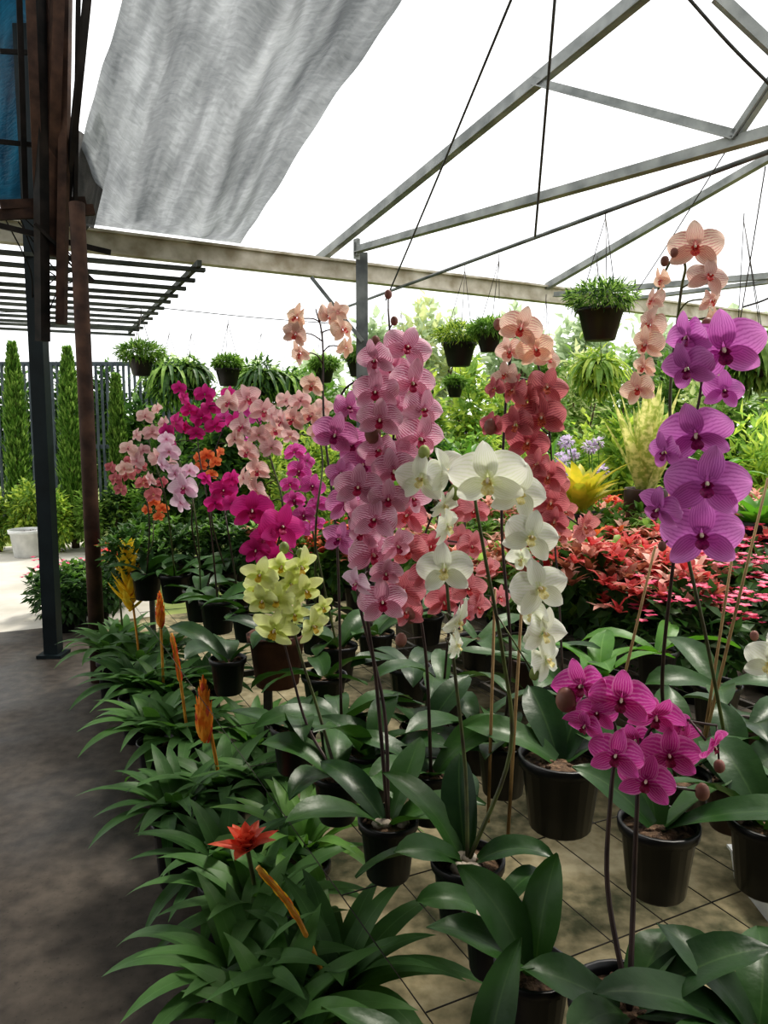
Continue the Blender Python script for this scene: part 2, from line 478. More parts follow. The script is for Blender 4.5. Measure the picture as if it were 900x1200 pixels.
orchid('white orchid in a black pot with pebbles and pale lips', (548, 1004), .064, .125, [
  dict(var='white', path=[(598, 880, 1.37), (588, 760, 1.36), (566, 640, 1.36), (556, 560, 1.37), (585, 545, 1.34), (625, 610, 1.33), (640, 700, 1.33)], d=1.33,
   fl=[(572, 562, 96, -6, -.02), (608, 578, 76, 28, .02), (622, 630, 70, 14), (612, 655, 42, -40, .03), (632, 690, 76, 24), (624, 720, 44, -40, .03), (636, 742, 62, 44, .01), (640, 774, 50, 55, .02)], buds=[(626, 790, 12)], bm=M_budg),
  dict(var='white', path=[(545, 900, 1.4), (531, 770, 1.4), (520, 650, 1.4), (506, 560, 1.41), (500, 525, 1.4)], d=1.38,
   fl=[(494, 562, 64, -22), (522, 552, 54, 50), (520, 592, 48, 58, .02), (524, 618, 50, 62), (521, 668, 70, -10), (537, 728, 54, 64), (535, 756, 44, 70)], buds=[(497, 530, 14), (533, 577, 16)], bm=M_budg),
 ], leaves=[(185, .2, .075, 25, -35), (210, .15, .06, 45, -10), (350, .15, .065, 40, -20), (100, .2, .07, 60, 20), (140, .22, .07, 55, 0)], stones=7)

orchid('compact magenta orchid with white-veined petals in dark pot', (738, 1172), .078, .13, [
  dict(var='magvein', dark=True, path=[(712, 1040, 1.06), (716, 930, 1.07), (722, 860, 1.08), (705, 815, 1.08)], d=1.07,
   fl=[(682, 804, 64, -25), (686, 850, 52, -30), (728, 820, 78, 0), (722, 886, 68, -10), (700, 836, 50, -10, .02)], buds=[(663, 820, 24), (672, 830, 14)]),
  dict(var='magvein', dark=True, path=[(742, 1060, 1.06), (746, 960, 1.07), (752, 880, 1.08), (776, 845, 1.08), (840, 850, 1.09)], d=1.08,
   fl=[(768, 840, 68, 15), (784, 886, 72, 10), (757, 916, 64, -5), (800, 866, 48, 35, .02), (836, 875, 46, 68), (745, 868, 50, 0, .03), (797, 850, 36, 50, .02)], buds=[(823, 928, 17), (843, 898, 13)]),
 ], leaves=[(14, .2, .08, 32, 5), (52, .14, .065, 30, 0), (172, .14, .065, 30, 0), (215, .12, .06, 30, -20), (330, .13, .06, 20, -30)])

orchid('dark green orchid leaves in a large black pot', (658, 884), .092, .165, (), [(15, .2, .085, 30, -15), (165, .22, .085, 35, -15), (60, .22, .09, 50, 10), (110, .2, .085, 55, 10)])
orchid('budding orchid plant with one long drooping leaf', (772, 962), .073, .14, (), [(322, .44, .085, 36, -34), (20, .2, .085, 30, -10), (150, .18, .075, 45, 10), (90, .2, .085, 55, 10)])

orchid('coral pink orchid crowded behind white blooms', (505, 900), .06, .12, [
  dict(var='coral', dark=True, path=[(500, 780, 1.66), (490, 690, 1.66), (500, 620, 1.66), (530, 570, 1.66)], d=1.62,
   fl=[(478, 604, 50), (480, 645, 54), (474, 692, 50), (478, 718, 44), (520, 706, 46, 20), (505, 640, 44), (548, 690, 44), (530, 600, 46), (560, 712, 40), (528, 555, 40), (552, 640, 42), (500, 672, 42), (545, 720, 38)], buds=[(482, 720, 18), (470, 750, 14)]),
 ], leaves=rl(5, .21, .08, 20))

orchid('dusty rose orchid with peach blooms at the spike top', (590, 868), .065, .13, [
  dict(var='rust', dark=True, path=[(598, 760, 1.76), (588, 620, 1.75), (592, 480, 1.74), (602, 400, 1.73), (615, 385, 1.7), (640, 470, 1.68), (650, 600, 1.68)], d=1.67,
   fl=[(610, 385, 52, 0, 0, 'peach'), (628, 410, 42, 10, 0, 'peach'), (598, 412, 40, -30, .02, 'peach'), (592, 440, 36, -30, .02, 'peach'), (642, 420, 36, 40, .03, 'peach'), (640, 455, 48), (602, 458, 42), (635, 490, 54), (605, 498, 44), (618, 520, 50), (642, 560, 44), (580, 455, 30, -40), (645, 590, 42), (650, 612, 36), (684, 618, 42), (630, 545, 40), (575, 498, 34), (618, 470, 40)],
   buds=[(584, 380, 12), (575, 500, 16)]),
 ], leaves=rl(5, .2, .08, 50))

orchid('tall purple orchid with broad flat blooms on a dark spike', (792, 905), .07, .14, [
  dict(var='purple', dark=True, path=[(776, 810, 1.5), (789, 660, 1.42), (800, 560, 1.38), (822, 450, 1.37), (812, 395, 1.38)], d=1.35,
   fl=[(848, 410, 98, 8, -.02), (806, 395, 60, -40, .03), (806, 432, 62, -25, .02), (848, 458, 50, 20, .02), (816, 510, 88, 0), (780, 530, 50, -45, .03), (828, 568, 98, 6), (772, 597, 56, -40, .02), (822, 628, 96, 4), (806, 570, 50, -20, .03)],
   buds=[(799, 378, 12), (829, 382, 16), (776, 640, 10)]),
 ], leaves=[(80, .24, .09, 55, 10), (20, .24, .09, 35, -20), (160, .22, .085, 40, -10)])

orchid('pale pink orchid with striped petals on an arching spike', (845, 915), .062, .11, [
  dict(var='peach', path=[(830, 760, 1.62), (800, 620, 1.62), (785, 480, 1.62), (797, 350, 1.6), (803, 312, 1.58), (790, 300, 1.56), (768, 350, 1.56), (750, 440, 1.56)], d=1.55,
   fl=[(815, 290, 62, 0), (831, 324, 46, 20), (833, 352, 34, 60), (775, 328, 30, -60), (765, 352, 34, -50), (762, 380, 40, -45), (757, 404, 42, -40), (755, 430, 34, -50), (748, 456, 44, -20), (836, 372, 28, 65)], buds=[(833, 382, 14), (779, 306, 10), (790, 296, 9)]),
 ], leaves=[(20, .24, .09, 35, -30), (150, .2, .085, 50, 0), (70, .22, .08, 50, 10)], potmat=M_brownpot)

orchid('cream yellow orchid with small open blooms', (395, 905), .055, .11, [
  dict(var='cream', path=[(372, 830, 1.75), (350, 760, 1.75), (335, 690, 1.75), (345, 650, 1.74)], d=1.72,
   fl=[(305, 674, 46), (308, 704, 46), (322, 738, 54), (330, 664, 44), (352, 664, 48), (358, 692, 50), (366, 734, 48), (325, 704, 46), (378, 712, 32, 30), (340, 684, 40), (344, 720, 38)], buds=[(333, 642, 12), (352, 648, 10), (374, 722, 12)], bm=M_budg),
  dict(var='cream', dark=True, path=[(360, 850, 1.8), (340, 780, 1.8), (325, 720, 1.78)], d=1.76, fl=[(336, 724, 38), (300, 690, 32)])
 ], leaves=rl(5, .2, .08, 80))

orchid('white orchid partly visible beside dark leaves', (925, 930), .06, .12, [
  dict(var='white', path=[(930, 860, 1.4), (925, 800, 1.4), (905, 765, 1.4)], d=1.38, fl=[(903, 778, 60, -10), (930, 750, 60)], buds=[(884, 745, 10)])],
  rl(5, .22, .095, 10))

# mid-distance orchids
mid = [
 ('magenta orchid with rounded glossy petals', (324, 742), .1, 'magenta', 2.2, [(335, 700), (322, 640), (305, 590)], [(295, 598, 52), (330, 618, 56), (322, 655, 44), (300, 645, 40), (310, 630, 36)], M_terra),
 ('pale blush orchid with a long drooping spike', (290, 715), .07, 'blush', 2.5, [(330, 620), (318, 540), (295, 480), (270, 465)], [(290, 468, 36), (308, 482, 34), (284, 500, 36), (268, 472, 30), (290, 530, 34), (302, 552, 34), (300, 576, 34), (322, 505, 32), (335, 470, 26), (285, 560, 26), (318, 525, 28), (303, 510, 28), (275, 515, 24), (312, 590, 24), (325, 488, 24)], M_black),
 ('peach orchid with curved pale spike', (400, 840), .065, 'peach', 2.0, [(395, 640), (380, 500), (378, 400), (370, 362)], [(348, 372, 32), (346, 392, 34), (352, 414, 32), (385, 370, 34), (402, 386, 34), (405, 408, 28), (366, 452, 34), (396, 366, 24)], M_black),
 ('blush orchid leaning over neighbouring pots', (370, 730), .065, 'blush', 2.3, [(370, 620), (378, 540), (365, 480), (350, 465)], [(365, 488, 36), (343, 492, 32), (352, 470, 28), (330, 494, 32), (380, 478, 28), (318, 488, 26), (372, 505, 24), (340, 512, 22)], M_black),
 ('magenta orchid with crowded small blooms', (255, 702), .08, 'magenta', 3.1, [(245, 600), (232, 520), (238, 462)], [(215, 468, 24), (240, 462, 26), (262, 476, 24), (236, 490, 26), (206, 496, 26), (276, 494, 22), (198, 520, 24), (222, 482, 22), (252, 500, 24), (195, 505, 20), (230, 508, 20), (268, 462, 20), (210, 455, 18), (245, 478, 20), (218, 500, 20)], M_black),
 ('lilac pink orchid with open pale blooms', (235, 690), .08, 'pale', 2.9, [(232, 630), (222, 570), (205, 530)], [(216, 572, 38), (198, 530, 26), (190, 545, 24), (212, 590, 28), (195, 515, 22), (205, 556, 28), (222, 552, 22)], M_black),
 ('magenta orchid beside pale blooms', (272, 690), .075, 'magenta', 2.8, [(270, 640), (262, 590), (258, 560)], [(262, 575, 36), (272, 562, 26), (252, 590, 26), (242, 562, 24), (272, 590, 24)], M_black),
 ('magenta orchid with a vertical cluster of blooms', (395, 755), .07, 'magvein', 2.6, [(372, 650), (358, 580), (345, 525)], [(345, 530, 28), (350, 552, 30), (345, 586, 30), (366, 570, 30), (356, 604, 30), (372, 592, 28), (340, 568, 24), (352, 620, 26), (360, 540, 22), (372, 615, 24)], M_black),
 ('dusty pink orchid with many small blooms', (205, 672), .08, 'blush', 3.4, [(195, 590), (178, 530), (165, 485)], [(150, 526, 22), (170, 488, 22), (178, 508, 22), (160, 540, 22), (146, 550, 20), (185, 536, 22), (176, 562, 22), (192, 496, 18), (160, 510, 18), (168, 528, 18), (184, 480, 16), (200, 545, 18)], M_black),
 ('coral orchid with spreading blooms', (180, 670), .08, 'rust', 3.6, [(175, 610), (165, 560), (150, 540)], [(150, 556, 20), (135, 562, 18), (168, 566, 20), (180, 580, 20), (165, 548, 16), (142, 574, 18), (190, 566, 18), (152, 540, 16), (130, 548, 16)], M_black),
 ('dark pink orchid near the back of the bench', (225, 668), .08, 'magvein', 3.5, [(225, 600), (255, 520), (275, 465)], [(285, 480, 24), (270, 470, 24), (282, 500, 24), (262, 490, 24), (290, 520, 24), (300, 490, 22)], M_black),
 ('small orange orchid between pink neighbours', (250, 672), .06, 'apricot', 3.3, [(250, 620), (246, 570), (242, 530)], [(242, 534, 18), (252, 542, 18), (236, 546, 16), (248, 556, 16), (232, 536, 14), (258, 530, 14)], M_black),
 ('small orange orchid near the bench end', (165, 664), .06, 'apricot', 3.7, [(178, 640), (180, 610), (184, 590)], [(180, 588, 16), (190, 596, 16), (172, 598, 14), (186, 606, 14)], M_black),
 ('rose orchid half hidden behind white blooms', (660, 800), .07, 'rust', 2.3, [(655, 700), (650, 620), (660, 570)], [(650, 570, 34), (662, 600, 32), (640, 600, 32), (650, 552, 30), (655, 628, 30), (684, 622, 34)], M_black),
 ('coral orchid with blooms packed between white spikes', (520, 800), .07, 'coral', 2.2, [(530, 700), (545, 620), (535, 560)], [(545, 560, 36), (530, 590, 36), (555, 600, 36), (540, 630, 34), (560, 640, 34), (572, 668, 34), (585, 700, 30), (530, 540, 28)], M_black),
]
for lab, pot, r, var, d, st, fl, pm in mid:
    orchid(lab, pot, r, r*1.8, [dict(var=var, path=[(u, v, d) for u, v in st], d=d, fl=fl, dark=R.random() < .5, r=.004)], rl(5, .22, .08, R.random()*90), pm, lod=1, sep=False, group='orchids crowded along the bench', fs=1.0)

# leafy, non-flowering orchids on the bench
green = [((578, 1062), .05, .11, M_black, 'small orchid plant in a pebble-topped black pot'),
 ((662, 1150), .055, .11, M_black, 'upright broad-leaved orchid plant in a black pot'),
 ((560, 1290), .06, .12, M_black, 'upright narrow-leaved orchid plant in a black pot'),
 ((890, 1200), .06, .12, M_black, 'broad-leaved orchid plant in a black pot'),
 ((430, 880), .06, .12, M_black, None), ((345, 850), .06, .12, M_black, None), ((570, 858), .065, .12, M_black, None),
 ((700, 790), .07, .13, M_black, None), ((770, 760), .07, .13, M_black, None), ((840, 800), .07, .13, M_black, None), ((620, 770), .07, .12, M_brownpot, None),
 ((480, 780), .07, .12, M_black, None), ((880, 850), .07, .14, M_brownpot, None), ((440, 740), .07, .12, M_black, None), ((560, 745), .07, .12, M_black, None),
 ((520, 850), .06, .12, M_brownpot, None), ((900, 960), .07, .14, M_black, None), ((380, 790), .07, .12, M_black, None), ((270, 770), .06, .12, M_black, None),
 ((500, 720), .07, .12, M_black, None)]
for i, (uv, r, h, pm, lab) in enumerate(green):
    Lf = rl(R.choice([4, 5, 5]) if i != 0 else 3, .23 if i != 0 else .13, .086 if i else .06, R.random()*90)
    if i == 1: Lf = [(60, .16, .065, 75, 45), (140, .17, .07, 65, 20), (175, .16, .065, 45, -10), (250, .1, .055, 60, 0)]
    if i == 2: Lf = [(60, .18, .055, 72, 40), (165, .2, .055, 40, 0)]
    if i == 3: Lf = [(az, .18*R.uniform(.85, 1.2), .075*R.uniform(.85, 1.1), R.uniform(30, 50), R.uniform(-25, 10)) for az in (60, 130, 175, 220)]
    orchid(lab or 'leafy orchid plant without flowers in a plastic pot', uv, r, h, (), Lf, pm, lod=0 if i < 4 else 1, lm=M_leaf2 if i in (7, 8) else M_leaf, stones=5 if i == 0 else 0, sep=i < 4)

# ============================================================ bromeliads
M_or = surf('bract_orange', C(238, 134, 44), C(248, 180, 70), 30, .45, .35)
M_rd = surf('bract_red', C(216, 84, 58), C(234, 120, 90), 30, .4, .3)
M_yl = surf('bract_yellow', C(244, 206, 40), C(250, 226, 90), 30, .45, .3)
M_st2 = surf('bract_stalk', C(180, 120, 40), C(206, 150, 60), 30, .5)
BL = 0.0
def flame(t): return max(.02, (.6+.4*sin(pi/2*min(1, t/.4)))*(1-t)**.6)
def petb(t): return max(.02, (.5+.5*sin(pi/2*min(1, t/.45)))*(1-t**2.5))
def bromeliad(label, u, v, kind, top, nl=24, L=.43, W=.06, pr=.08, lm=None, zc=.27):
    c = atz(u, v, zc); loc = settle(Vector((c.x, c.y, BL)), pr, 0)
    rt = root('potted_bromeliad', label, 'bromeliad', loc, 'bromeliads along the path edge')
    pot_parts(rt, loc, pr, .22, M_black, 16)
    base = loc+Z*.2
    mb = MB()
    for i in range(nl):
        k = i/nl
        az = i*137.5+R.uniform(-10, 10)
        mb.leaf(base, az, L*R.uniform(.8, 1.08)*(1-.3*(1-k)), W*R.uniform(.85, 1.1), 80-28*k, 12-68*k+R.uniform(-12, 10), 0, 13, 4, .12, strapl, bend=R.uniform(-.25, .25), roll=R.uniform(-.18, .18), pw=1.0)
    part(mb.mesh('leaves', [lm or M_brom]), 'leaves', rt)
    if kind:
        fb = MB()
        tp = at(top[0], top[1], (c-CAM).dot(FW)-.05)
        sz = top[2]
        end = tp if kind in ('star', 'thin') else tp-Z*sz*.2
        mid_ = (base+end)/2+Vector((0, 0, .05 if kind == 'thin' else .02))
        P = catmull([base, mid_, end], 8)
        fb.tube(P, [.006]*len(P), 7, 2)
        if kind == 'torch':
            fb.lathe(tp-Z*sz*.8, [(.004, 0), (sz*.07, sz*.12), (sz*.1, sz*.3), (sz*.085, sz*.5), (sz*.045, sz*.7), (.002, sz*.88)], 10, 0)
            for i in range(40):
                k = i/40; z = -sz*.8+sz*.66*k
                rr = sz*.075*sin(pi*(.25+.65*k))
                a = radians(i*137.5)
                fb.leaf(tp+Z*z+Vector((cos(a)*rr, sin(a)*rr, 0)), i*137.5, sz*.25*(1-.2*k), sz*.1, 64+16*k, 94, int(i % 6 == 0), 6, 4, .8, flame, pw=.8)
        elif kind == 'star':
            for i in range(18):
                k = i/18
                fb.leaf(tp-Z*.02*k, i*137.5, sz*.62*(.4+.6*k), sz*.26, 75-62*k, 70-75*k, 0, 6, 4, .4, petb)
        elif kind == 'spray':
            for i in range(40):
                k = i/40
                fb.leaf(tp-Z*sz*.65*(1-k), i*137.5, sz*.34*(1.1-.5*k), sz*.12, 36+30*k, 70, 0, 6, 4, .6, flame)
        else:
            for i in range(30):
                k = i/30; a = i*2.4
                j = int((len(P)-2)*(1-.45*(1-k))); T = (P[j+1]-P[j]).normalized(); el = math.degrees(math.asin(T.z)); azt = math.degrees(math.atan2(T.y, T.x))
                fb.leaf(P[j], azt+16*cos(a), sz*.2*(1.1-.2*k), sz*.08, el+16*sin(a), el+4*sin(a), i % 2, 5, 4, .8, flame, roll=a)
        mats = {'torch': [M_or, M_rd, M_st2], 'star': [M_rd, M_or, M_stem], 'spray': [M_yl, M_or, M_st2], 'thin': [M_or, M_rd if v < 1100 else M_yl, M_st2]}[kind]
        part(fb.mesh('flower_head', mats), 'flower_head', rt)
bromeliad('bromeliad with a star-shaped red flower head', 305, 1060, 'star', (289, 990, .17))
bromeliad('bromeliad with a slanting orange-yellow flower stalk', 395, 1150, 'thin', (302, 1016, .16))
bromeliad('bromeliad with a thick orange torch flower', 262, 925, 'torch', (238, 798, .27))
bromeliad('bromeliad with a slim red-orange flower', 222, 862, 'thin', (201, 742, .2))
bromeliad('bromeliad with a small orange flower spike', 192, 810, 'torch', (187, 696, .2))
bromeliad('bromeliad with a yellow branching flower head', 165, 775, 'spray', (150, 648, .48))
bromeliad('bromeliad with red bracts near the post', 145, 748, 'star', (135, 640, .22), 22)
bromeliad('glossy green bromeliad without flowers', 265, 1010, None, None)
bromeliad('green bromeliad overhanging the path', 232, 935, None, None)
bromeliad('green bromeliad overhanging the path', 190, 855, None, None)
bromeliad('green bromeliad overhanging the path', 165, 805, None, None)
bromeliad('green bromeliad near the post', 130, 762, None, None)
bromeliad('light green bromeliad with long narrow leaves', 355, 990, None, None, 26, .46, .048, lm=M_brom2)
bromeliad('green bromeliad at the bench foot', 285, 1140, None, None)
bromeliad('green bromeliad at the bench foot', 300, 870, None, None)
bromeliad('green bromeliad at the bench foot', 240, 800, None, None)
bromeliad('green bromeliad at the bench foot', 340, 1190, None, None)
bromeliad('green bromeliad at the bench foot', 195, 765, None, None)
bromeliad('green bromeliad at the bench foot', 325, 925, None, None)

# ============================================================ wire bench
O = Vector((-.02, 1.2, 0))
rt = root('wire_plant_bench', 'black wire mesh bench carrying potted orchids', 'bench', O+AD*1.5+BD*.9)
A0, A1, B0, B1 = -.75, 4.2, .02, 1.62
def bp(a, b, z=RACK): 
    p = O+AD*a+BD*b; p.z = z; return p
mb = MB()
n = int((A1-A0)/.3)
for i in range(n+1):
    a = A0+i*(A1-A0)/n+R.uniform(-.03, .03); mb.tube([bp(a, B0, RACK-.003), bp(a+R.uniform(-.02, .02), B1, RACK-.003)], .0013, 5)
n = int((B1-B0)/.12)
for i in range(n+1):
    b = B0+i*(B1-B0)/n; mb.tube([bp(A0, b, RACK-.006), bp(A1, b, RACK-.006)], .0011, 5)
part(mb.mesh('wire_grid', [M_wire]), 'wire_grid', rt)
mb = MB()
for q in ((bp(A0, B1), bp(A1, B1)), (bp(A1, B0), bp(A1, B1)), (bp(1.6, B0+.1), bp(1.6, B1)), (bp(A0, .95), bp(A1, .95))):
    mb.bar(q[0]-Z*.022, q[1]-Z*.022, .014, .02)
part(mb.mesh('frame', [M_wire], False), 'frame', rt)
for a in (A0, 1.6, A1):
    for b in (B0+.3, .95, B1):
        mb = MB(); mb.bar(bp(a, b, 0), bp(a, b, RACK-.01), .03, .03)
        part(mb.mesh('leg', [M_wire], False), 'leg', rt)

c = atz(925, 1020, .1)
mb = MB(); s2 = .13
M4 = [Vector((-s2, -s2, 0)), Vector((s2, -s2, 0)), Vector((s2, s2, 0)), Vector((-s2, s2, 0))]
def rect(k, z): return [Vector((c.x, c.y, z))+q*k for q in M4]
mb.grid([rect(.02, 0), rect(.9, 0), rect(1, .1), rect(1.06, .1), rect(1.06, .11), rect(.97, .11), rect(.87, .01), rect(.02, .01)], 0, True)
single(mb, 'plastic_tray', [M_whitepot], 'plain white plastic tray on the paving below the bench', 'tray', smooth=False)

# ============================================================ red foliage bench
O2 = Vector((1.25, 2.75, 0)); 
M_bench = surf('bench_concrete', C(96, 90, 80), C(130, 122, 108), 9, .85, bump=.3)
rt = root('plant_table', 'concrete slab table crowded with red foliage plants', 'table', O2+BD*1.0+AD*1.2)
mb = MB(); 
pA = O2+AD*1.35+BD*-.15; pB = O2+AD*1.35+BD*3.4
mb.bar(pA+Z*.42, pB+Z*.42, 2.9, .06); part(mb.mesh('slab', [M_bench], False), 'slab', rt)
for a in (.15, 2.5):
    for b in (0, 1.6, 3.2):
        q = O2+AD*a+BD*b; mb = MB(); mb.bar(Vector((q.x, q.y, 0)), Vector((q.x, q.y, .39)), .15, .15); part(mb.mesh('leg', [M_bench], False), 'leg', rt)
L_red = surf('foliage_red', C(190, 60, 64), C(218, 108, 100), 25, .5, .4, rnd=.3)
L_brz = surf('foliage_bronze', C(140, 80, 62), C(176, 114, 86), 25, .5, .4, rnd=.3)
L_pink = surf('foliage_hot_pink', C(222, 64, 110), C(236, 116, 148), 25, .5, .3, rnd=.2)
L_sal = surf('foliage_salmon', C(226, 158, 142), C(240, 198, 180), 25, .5, .4, rnd=.3)
L_or = surf('foliage_orange', C(226, 100, 56), C(238, 144, 84), 25, .5, .3, rnd=.2)
L_g = surf('foliage_green', C(70, 108, 42), C(114, 154, 62), 12, .5, .45, rnd=.4)
L_gd = surf('foliage_dark_green', C(44, 76, 36), C(72, 108, 50), 12, .5, .4, rnd=.4)
L_gy = surf('foliage_yellow_green', C(170, 194, 76), C(210, 224, 116), 12, .5, .5, rnd=.3)
L_gm = surf('foliage_mid_green', C(112, 150, 66), C(160, 190, 98), 12, .5, .5, rnd=.4)
L_far = surf('foliage_hazy', C(180, 198, 160), C(210, 222, 192), 4, .7, .5, rnd=.2)  # distance haze painted in as a paler leaf colour
L_far2 = surf('foliage_hazy_yellow', C(202, 212, 150), C(226, 232, 182), 4, .7, .5, rnd=.2)  # yellower leaf colour, also paled to stand for haze
L_var = surf('foliage_variegated_cream', C(166, 182, 92), C(228, 226, 156), 30, .5, .4, lo=.42, hi=.58)
L_yel = surf('foliage_bright_yellow', C(170, 180, 50), C(232, 210, 76), 8, .5, .4)
L_lil = surf('lilac_florets', C(208, 194, 220), C(228, 218, 238), 20, .6, .4)
M_bark = surf('bark', C(70, 56, 44), C(104, 88, 70), 12, .9, bump=.5)

def bedplant_mesh(cols, k):
    mb = MB()
    mb.cloud((0, 0, .2), (.18, .18, .13), 260, .06, .032, 1, .2)
    nb = MB()
    for i in range(50 if k != 'small' else 17):
        a = R.random()*6.3; q = .2*R.random()**.5
        c = Vector((q*cos(a), q*sin(a), .29+.1*R.random()-q*.3))
        mi = R.randrange(len(cols))
        for j in range(6 if k != 'small' else 5):
            L = .052 if k != 'small' else .022
            nb.leaf(c, j*(60 if k != 'small' else 72)+R.uniform(-20, 20), L*R.uniform(.6, 1.4), L*(.48 if k != 'small' else .8), R.uniform(5, 80) if k != 'small' else 25, R.uniform(-50, 40) if k != 'small' else -5, mi, 3, 2, .3, oval)
        if k == 'small':
            for _ in range(2):
                c2 = c+Vector((R.uniform(-.035, .035), R.uniform(-.035, .035), R.uniform(-.02, .02)))
                for j in range(5): nb.leaf(c2, j*72, .021, .018, 25, -5, R.randrange(len(cols)), 2, 2, .2, oval)
    return mb, nb
BP = {}
for key, cols, kk in (('red', [L_red, L_sal, L_red, L_brz], 'l'), ('salmon', [L_sal, L_red, L_sal, L_gm, L_brz], 'l'), ('pink', [L_pink], 'small'), ('orange', [L_or, L_red, L_g], 'l'), ('green', [L_gm, L_g, L_sal], 'l'), ('dark', [L_gd, L_g, L_g], 'l')):
    a, b = bedplant_mesh(cols, kk)
    BP[key] = (a.mesh('green_leaves', [L_g if key not in ('red', 'dark', 'pink') else L_gd]), b.mesh('coloured_leaves' if kk == 'l' else 'blossoms', cols))
def bed(key, p, s, group='bedding plants on the concrete table'):
    lab = {'red': 'bedding plant with red leaves in a pot', 'salmon': 'bedding plant with salmon and green leaves', 'pink': 'small plant with hot pink blossoms', 'orange': 'bedding plant with orange bracts', 'green': 'bushy green bedding plant in a pot', 'dark': 'dark green foliage plant with few red leaves'}[key]
    rt = root('bedding_plant', lab, 'plant', p, group)
    pot_parts(rt, p, .075, .13, M_black, 12)
    T = Matrix.Translation(p) @ Matrix.Rotation(R.random()*6.3, 4, 'Z') @ Matrix.Scale(s, 4)
    part(BP[key][0], 'leaves', rt, T); part(BP[key][1], 'blossoms' if key == 'pink' else 'coloured_leaves', rt, T)
for i in range(10):
    for j in range(11):
        a = .1+i*.28+R.uniform(-.05, .05); b = 0+j*.31+R.uniform(-.05, .05)
        q = O2+AD*a+BD*b; q.z = .451
        if i < 3: key = R.choice(['pink', 'pink', 'red', 'pink', 'red'])
        elif i < 5: key = R.choice(['red', 'red', 'salmon', 'salmon', 'pink'])
        else: key = R.choice(['salmon', 'red', 'salmon', 'green', 'red', 'salmon', 'orange'])
        bed(key, q, R.uniform(.85, 1.5))
for u, v, key, s in ((372, 668, 'orange', 1.1), (395, 660, 'orange', 1.1), (420, 670, 'red', 1.0), (245, 640, 'dark', .9), (180, 640, 'dark', 1), (155, 650, 'dark', .9), (205, 645, 'dark', .9), (270, 640, 'dark', 1), (310, 650, 'dark', 1.1), (340, 655, 'green', 1.1)):
    q = atz(u, v+20, RACK+.1); q.z = RACK
    d = q-O; a = d.dot(AD); b = d.dot(BD)
    a = min(max(a, A0), A1-.15); b = min(max(b, .08), B1-.1)
    bed(key, settle(bp(a, b), .08, 1), s, 'bedding plants on the far bench end')
for u, v, key in ((78, 720, 'dark'), (92, 710, 'dark'), (132, 690, 'orange'), (105, 700, 'pink'), (118, 712, 'dark'), (70, 700, 'pink')):
    q = settle(atz(u, v+20, .0), .08, 0); bed(key, q, 1.25, 'bedding plants standing by the post')

# ============================================================ feature plants on the right
def blades(label, u, v, z, n, L, W, mat, pr, zb, name='potted_dracaena', e=(85, 60), pm=None, dz=None, cat='plant'):
    p = atz(u, v, z); loc = Vector((p.x, p.y, zb)); h = max(z-zb, .12)
    rt = root(name, label, cat, loc)
    pot_parts(rt, loc, pr, h, pm or M_black, 20)
    mb = MB()
    for i in range(n):
        k = i/n
        mb.leaf(loc+Z*h*.9, i*137.5, L*R.uniform(.75, 1.1), W, e[0]-k*30, e[1]-k*40, 0, 8, 2, .3, blade, bend=R.uniform(-.2, .2))
    part(mb.mesh('leaves', [mat]), 'leaves', rt)
blades('tall variegated cream plant in a brown pot', 757, 572, 1.11, 34, .74, .11, L_var, .13, .0, 'variegated_screw_pine', (92, 94), M_brownpot)
blades('bright yellow-green bromeliad with broad leaves', 680, 600, .98, 30, .44, .1, L_yel, .12, .45, 'yellow_bromeliad', (85, 36))
blades('spiky green plant with stiff upright leaves', 640, 560, 1.1, 30, .5, .05, M_brom2, .14, .0, 'potted_yucca', (80, 40))
blades('large-leaved green plant in a dark pot', 895, 610, 1.0, 18, .4, .12, M_leaf2, .13, .0, 'potted_philodendron', (75, 20))
blades('arching green bird-nest fern', 545, 560, 1.0, 24, .7, .09, M_brom2, .16, .0, 'birds_nest_fern', (80, 30))
blades('arching light green fern plant', 590, 520, 1.25, 30, .7, .05, L_gy, .16, .0, 'potted_fern', (80, 10))
blades('long-leaved green plant beside the orchids', 440, 590, .9, 30, .6, .07, M_brom2, .16, .0, 'potted_fern', (80, 20))
blades('broad-leaved plant with glossy leaves', 830, 560, 1.1, 22, .5, .11, M_leaf2, .16, .0, 'potted_philodendron', (70, 10))
p = atz(705, 590, .95); loc = Vector((p.x, p.y, 0))
rt = root('lilac_flowering_plant', 'plant with round lilac flower heads on thin stalks', 'plant', loc)
pot_parts(rt, loc, .16, .5, M_black, 16)
mb = MB()
for i in range(22):
    mb.leaf(loc+Z*.45, i*137.5, .6, .03, 80, 20-R.random()*40, 0, 7, 2, .3, blade)
for i in range(16):
    a = R.random()*6.3; q = loc+Vector((.3*cos(a), .3*sin(a), R.uniform(1.1, 1.42)))
    mb.tube([loc+Z*.45, (loc+q)/2+Z*.2, q], .004, 5)
    fb = MB()
    for j in range(40):
        d = Vector((R.gauss(0, 1), R.gauss(0, 1), R.gauss(0, 1))).normalized()
        fb.diamond(q+d*.02, d, Z, .035, .025)
    part(fb.mesh('flower_head', [L_lil]), 'flower_head', rt)
part(mb.mesh('leaves', [L_g]), 'leaves', rt)

